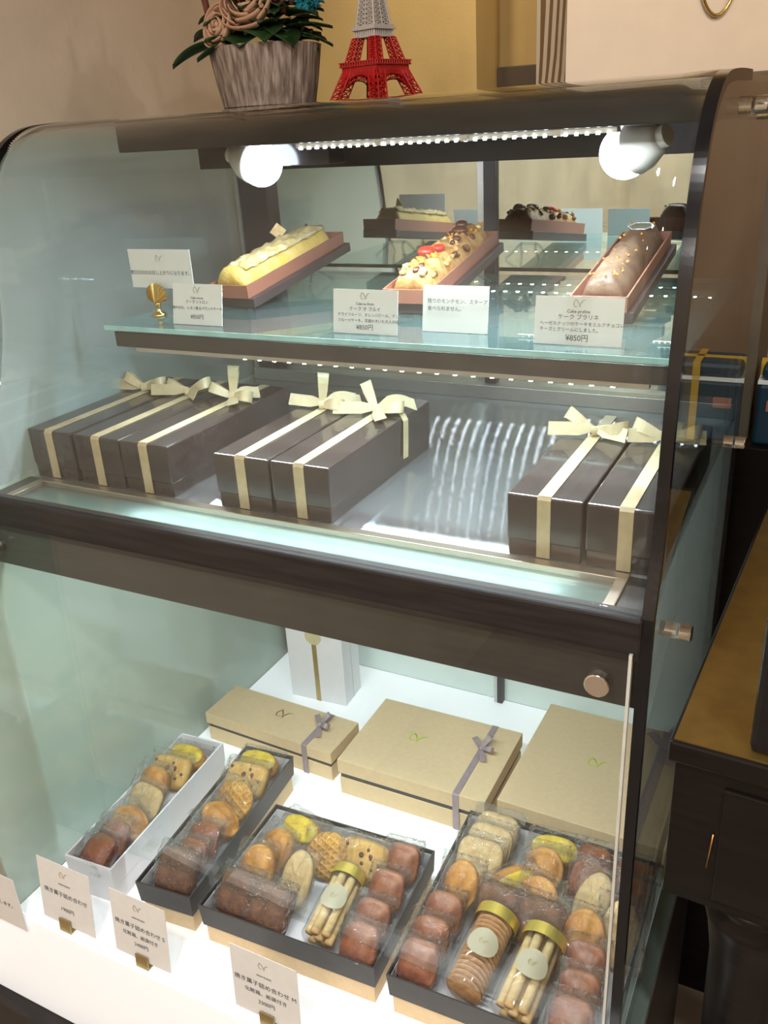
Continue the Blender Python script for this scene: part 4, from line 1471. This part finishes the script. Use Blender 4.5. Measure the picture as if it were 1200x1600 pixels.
rose((0.012, -0.050, 0.128), 0.040, (0.15, -0.8, 0.5), 4)
rose((-0.018, -0.020, 0.148), 0.030, (-0.4, -0.5, 0.8), 5)
rose((0.015, 0.02, 0.155), 0.036, (0.2, 0.5, 0.9), 6)
for k, (a, b) in enumerate((((-0.06, -0.04, 0.11), (-0.075, -0.045, 0.19)), ((-0.045, 0.01, 0.10), (-0.06, 0.02, 0.21)), ((0.055, -0.03, 0.115), (0.045, -0.02, 0.20)), ((0.062, -0.02, 0.125), (0.07, 0.0, 0.21)))):
    obj('reed', tube(B(), [a, tuple((Vector(a) + Vector(b)) / 2 + Vector((0.003, 0, 0))), b], [0.004, 0.005, 0.003], 8), M_reed, fl, smooth=True)
rnd = random.Random(2)
bm = B()
for k in range(60):
    v = Vector((rnd.gauss(0, 1), rnd.gauss(0, 1), rnd.gauss(0, 1))).normalized()
    c = Vector((0.082, -0.01, 0.138)) + v * 0.020 * rnd.uniform(0.75, 1)
    s = v.orthogonal().normalized()
    s2 = v.cross(s)
    for i in range(4):
        a = i * PI / 2 + k
        d1 = s * math.cos(a) + s2 * math.sin(a)
        d2 = s * math.cos(a + 0.8) + s2 * math.sin(a + 0.8)
        bm.faces.new([bm.verts.new(c), bm.verts.new(c + d1 * 0.008 + v * 0.002), bm.verts.new(c + (d1 + d2) * 0.007 + v * 0.003), bm.verts.new(c + d2 * 0.008 + v * 0.002)])
o = obj('blue_hydrangea', bm, M_blue, fl)
o.modifiers.new('s', 'SOLIDIFY').thickness = 0.0008

# ------------------------------------------------------------ souvenir tower
tw = thing('tower_ornament', 'red and pale grey lattice tower ornament beside the flower tub', 'ornament', (0.447, 0.60, 1.0955), (0, 0, -0.27))


def lattice_face(bm, p00, p10, p01, p11, nrows, r, depth=None):
    """cross braced panel between two leaning edges"""
    p00, p10, p01, p11 = map(Vector, (p00, p10, p01, p11))
    for i in range(nrows):
        a, b = i / nrows, (i + 1) / nrows
        l0, l1 = p00.lerp(p01, a), p00.lerp(p01, b)
        r0, r1 = p10.lerp(p11, a), p10.lerp(p11, b)
        cyl(bm, l0, r1, r, seg=5)
        cyl(bm, r0, l1, r, seg=5)
        cyl(bm, l1, r1, r, seg=5)
        m = (l0 + r1) / 2
    return bm


def tower_leg(z0, z1, c0, c1, h0, h1, mat, name, rows, q):
    """leg of square section, centre offset c, half size h; q = quadrant signs"""
    bm = B()
    sx, sy = q
    lo = [(sx * (c0 + a * h0), sy * (c0 + b * h0), z0) for a, b in ((-1, -1), (1, -1), (1, 1), (-1, 1))]
    hi = [(sx * (c1 + a * h1), sy * (c1 + b * h1), z1) for a, b in ((-1, -1), (1, -1), (1, 1), (-1, 1))]
    for k in range(4):
        cyl(bm, lo[k], hi[k], 0.0011, seg=6)
        lattice_face(bm, lo[k], lo[(k + 1) % 4], hi[k], hi[(k + 1) % 4], rows, 0.0007)
    return obj(name, bm, mat, tw)


for q in ((1, 1), (1, -1), (-1, 1), (-1, -1)):
    tower_leg(0.000, 0.040, 0.039, 0.0235, 0.0085, 0.0075, M_red, 'lower_leg', 5, q)
    tower_leg(0.048, 0.078, 0.0225, 0.0150, 0.0068, 0.0055, M_red, 'upper_leg', 5, q)
# arches between the lower legs, solid rims
for k in range(4):
    R = Matrix.Rotation(k * PI / 2, 4, 'Z')
    bm = B()
    P1, P2 = [], []
    for i in range(15):
        a = PI * i / 14
        P1.append(R @ Vector((0.030 * math.cos(a), -0.0445 + 0.012 * math.sin(a), 0.002 + 0.026 * math.sin(a))))
        P2.append(R @ Vector((0.034 * math.cos(a), -0.0445 + 0.013 * math.sin(a), 0.002 + 0.032 * math.sin(a))))
    tube(bm, P1, 0.0008, 6)
    tube(bm, P2, 0.0008, 6)
    for i in range(14):
        cyl(bm, P1[i], P2[i + 1], 0.0005, seg=4)
        cyl(bm, P2[i], P1[i + 1], 0.0005, seg=4)
    # spandrel plate above
    n = 15
    rowA = [bm.verts.new(p) for p in P2]
    rowB = [bm.verts.new(R @ Vector((0.031 * math.cos(PI * i / 14) * 1.0, -0.0325, 0.041))) for i in range(15)]
    for i in range(14):
        bm.faces.new((rowA[i], rowA[i + 1], rowB[i + 1], rowB[i]))
    o = obj('arch', bm, M_red, tw)
bm = B()
box(bm, -0.0325, 0.0325, -0.0325, 0.0325, 0.036, 0.044)
box(bm, -0.0350, 0.0350, -0.0350, 0.0350, 0.0435, 0.0450)
box(bm, -0.0335, 0.0335, -0.0335, 0.0335, 0.0450, 0.0485)
box(bm, -0.0355, 0.0355, -0.0355, 0.0355, 0.0485, 0.0497)
for k in range(4):
    R = Matrix.Rotation(k * PI / 2, 4, 'Z')
    for i in range(15):
        x = -0.033 + 0.066 * i / 14
        cyl(bm, R @ Vector((x, -0.0352, 0.0445)), R @ Vector((x, -0.0352, 0.049)), 0.0008, seg=5)
obj('first_platform', bm, M_red, tw)
bm = B()
box(bm, -0.0195, 0.0195, -0.0195, 0.0195, 0.0780, 0.0805)
box(bm, -0.0175, 0.0175, -0.0175, 0.0175, 0.0805, 0.0870)
box(bm, -0.0215, 0.0215, -0.0215, 0.0215, 0.0870, 0.0895)
box(bm, -0.0200, 0.0200, -0.0200, 0.0200, 0.0895, 0.0925)
for k in range(4):
    R = Matrix.Rotation(k * PI / 2, 4, 'Z')
    for i in range(10):
        x = -0.018 + 0.036 * i / 9
        cyl(bm, R @ Vector((x, -0.0185, 0.0805)), R @ Vector((x, -0.0185, 0.087)), 0.0008, seg=5)
obj('second_platform', bm, M_grey, tw)
bm = B()
for (z0, h0, z1, h1) in ((0.0925, 0.0165, 0.140, 0.0095), (0.140, 0.0095, 0.200, 0.004), (0.200, 0.004, 0.235, 0.0025)):
    c = [(-1, -1), (1, -1), (1, 1), (-1, 1)]
    for k in range(4):
        a, b = c[k], c[(k + 1) % 4]
        p00, p10 = (a[0] * h0, a[1] * h0, z0), (b[0] * h0, b[1] * h0, z0)
        p01, p11 = (a[0] * h1, a[1] * h1, z1), (b[0] * h1, b[1] * h1, z1)
        cyl(bm, p00, p01, 0.0016, seg=6)
        m0, m1 = (Vector(p00) + Vector(p10)) / 2, (Vector(p01) + Vector(p11)) / 2
        cyl(bm, m0, m1, 0.0010, seg=6)
        lattice_face(bm, p00, m0, p01, m1, 9, 0.0008)
        lattice_face(bm, m0, p10, m1, p11, 9, 0.0008)
cyl(bm, (0, 0, 0.235), (0, 0, 0.262), 0.0012, 0.0004, 6)
obj('spire', bm, M_grey, tw)

# ------------------------------------------------------------ paper bag behind, on the partition
pt = thing('back_cabinet', 'tall brown-beige cabinet standing behind the right end of the case', 'cabinet', (0.49, 0.90, ZF))
obj('cabinet_body', box(B(), 0.0, 0.459, 0.04, 0.275, -ZF + 0.54, 1.108 - ZF), M_brown, pt, bevel=0.002)
obj('lower_body', box(B(), 0.0, 0.85, 0.0, 0.275, 0.0, -ZF + 0.54), M_counter, pt, bevel=0.002)
bg = thing('shopping_bag', 'cream paper shopping bag with brown striped gusset and gold cord handle', 'shopping bag', (0.613, 0.945, 1.109), (0, 0, 0.68))
bw, bd, bh = 0.37, 0.13, 0.36
bm = B()
box(bm, 0.0, bw, 0.0, 0.001, 0, bh)
box(bm, 0.0, bw, bd - 0.001, bd, 0, bh)
box(bm, 0.0, bw, 0.0, bd, 0, 0.001)
obj('bag_panel', bm, M_cream, bg)
for sx in (0, 1):
    x = sx * bw
    s = 1 if sx == 0 else -1
    bm = B()
    # gusset with inward crease and diagonal foot fold
    v = [bm.verts.new(p) for p in ((x, 0, 0), (x, bd, 0), (x, bd, bh), (x, 0, bh), (x + s * 0.006, bd / 2, 0.055), (x + s * 0.020, bd / 2, bh))]
    bm.faces.new((v[0], v[1], v[4]))
    bm.faces.new((v[0], v[4], v[5], v[3]))
    bm.faces.new((v[1], v[2], v[5], v[4]))
    obj('striped_gusset', bm, M_stripe, bg)
pts = []
for i in range(25):
    a = PI * i / 24
    pts.append((0.255 - 0.042 * math.cos(a), -0.006, 0.24 - 0.150 * math.sin(a) ** 0.8))
obj('cord_handle', tube(B(), pts, 0.0028, 10), M_gold, bg, smooth=True)
bm = B()
for x in (0.213, 0.297):
    lathe(bm, [(0.005, -0.004), (0.005, 0.002)], 16, (x, 0, 0.24), 'y')
obj('eyelet', bm, M_gold, bg)

# ------------------------------------------------------------ right: dark table, golden reflection painted on its top
TZ = 0.50
tb = thing('side_table', 'dark turned-leg wooden table with golden sheen on its top at the right', 'table', (0.9690, 0.137, ZF), (0, 0, -0.05))
H = TZ - ZF
obj('golden_sheen', box(B(), 0.004, 0.42, 0.004, 0.64, H - 0.001, H + 0.0008), M_goldsheen, tb)  # thin sheet carrying the painted golden reflection of the dark wood
obj('table_top', box(B(), 0.0, 0.45, 0.0, 0.66, H - 0.026, H - 0.001), M_counter, tb, bevel=0.003)
obj('apron', box(B(), 0.006, 0.44, 0.008, 0.65, H - 0.205, H - 0.026), M_counter, tb, bevel=0.002)
obj('apron_highlight', tube(B(), [(0.050, 0.006, H - 0.105), (0.047, 0.006, H - 0.150)], 0.0009, 8), M_highlight, tb, smooth=True)  # thin rod standing in for a coppery highlight on the dark wood
obj('apron_panel', box(B(), 0.055, 0.40, 0.004, 0.009, H - 0.190, H - 0.045), M_counter, tb, bevel=0.002)
lp2 = [(0.030, 0.0), (0.036, 0.02), (0.030, 0.05), (0.034, 0.5), (0.040, H - 0.30), (0.046, H - 0.255), (0.050, H - 0.24), (0.050, H - 0.23), (0.042, H - 0.222), (0.046, H - 0.215), (0.046, H - 0.205)]
for cx, cy in ((0.095, 0.055), (0.40, 0.055), (0.40, 0.60)):
    obj('leg', lathe(B(), lp2, 28, (cx, cy, 0)), M_counter, tb, smooth=True)
# register standing on it
rg = thing('cash_register', 'black box-shaped register standing on the golden-sheened table top', 'register', (1.040, 0.145, TZ + 0.0012), (0, 0, -0.05))
obj('register_body', box(B(), 0, 0.30, 0.0, 0.42, 0, 0.33), M_black, rg, bevel=0.006)
obj('register_drawer', box(B(), 0.02, 0.28, -0.004, 0.0, 0.015, 0.085), M_counter, rg, bevel=0.002)
# blue box behind
bb = thing('blue_gift_box', 'blue gift box with pale stripe, cut off by the right edge of the photo', 'gift box', (0.957, 0.915, 0.5405))
obj('box_body', box(B(), 0, 0.16, 0, 0.09, 0, 0.105), M_bluebag, bb, bevel=0.006)
obj('box_lid', box(B(), 0.004, 0.156, 0.003, 0.087, 0.110, 0.135), M_bluebag, bb, bevel=0.008)
obj('pale_stripe', box(B(), -0.0008, 0.1608, -0.0008, 0.0908, 0.105, 0.110), M_card, bb)
obj('small_label', box(B(), 0.016, 0.045, -0.0012, -0.0004, 0.060, 0.078), M_pinkbox, bb)

bm = B()
box(bm, 0.070, 0.082, -0.0012, 0.0912, 0.0, 0.1365)
box(bm, -0.0012, 0.1612, 0.040, 0.052, 0.0, 0.1365)
obj('gold_ribbon', bm, M_ribgold, bb)

# ceiling lamps of the shop
for lx, ly in LAMPS:
    bm = B()
    seg = 32
    rings = [[bm.verts.new((r * math.cos(2 * PI * i / seg), r * math.sin(2 * PI * i / seg), z)) for i in range(seg)] for r, z in ((0.085, 0), (0.085, -0.006), (0.068, -0.006), (0.068, 0))]
    for A, Bb in zip(rings, rings[1:]):
        for i in range(seg):
            bm.faces.new((A[i], A[(i + 1) % seg], Bb[(i + 1) % seg], Bb[i]))
    obj('downlight_ring', bm, M_alu, ceil, loc=(lx, ly, 1.9))
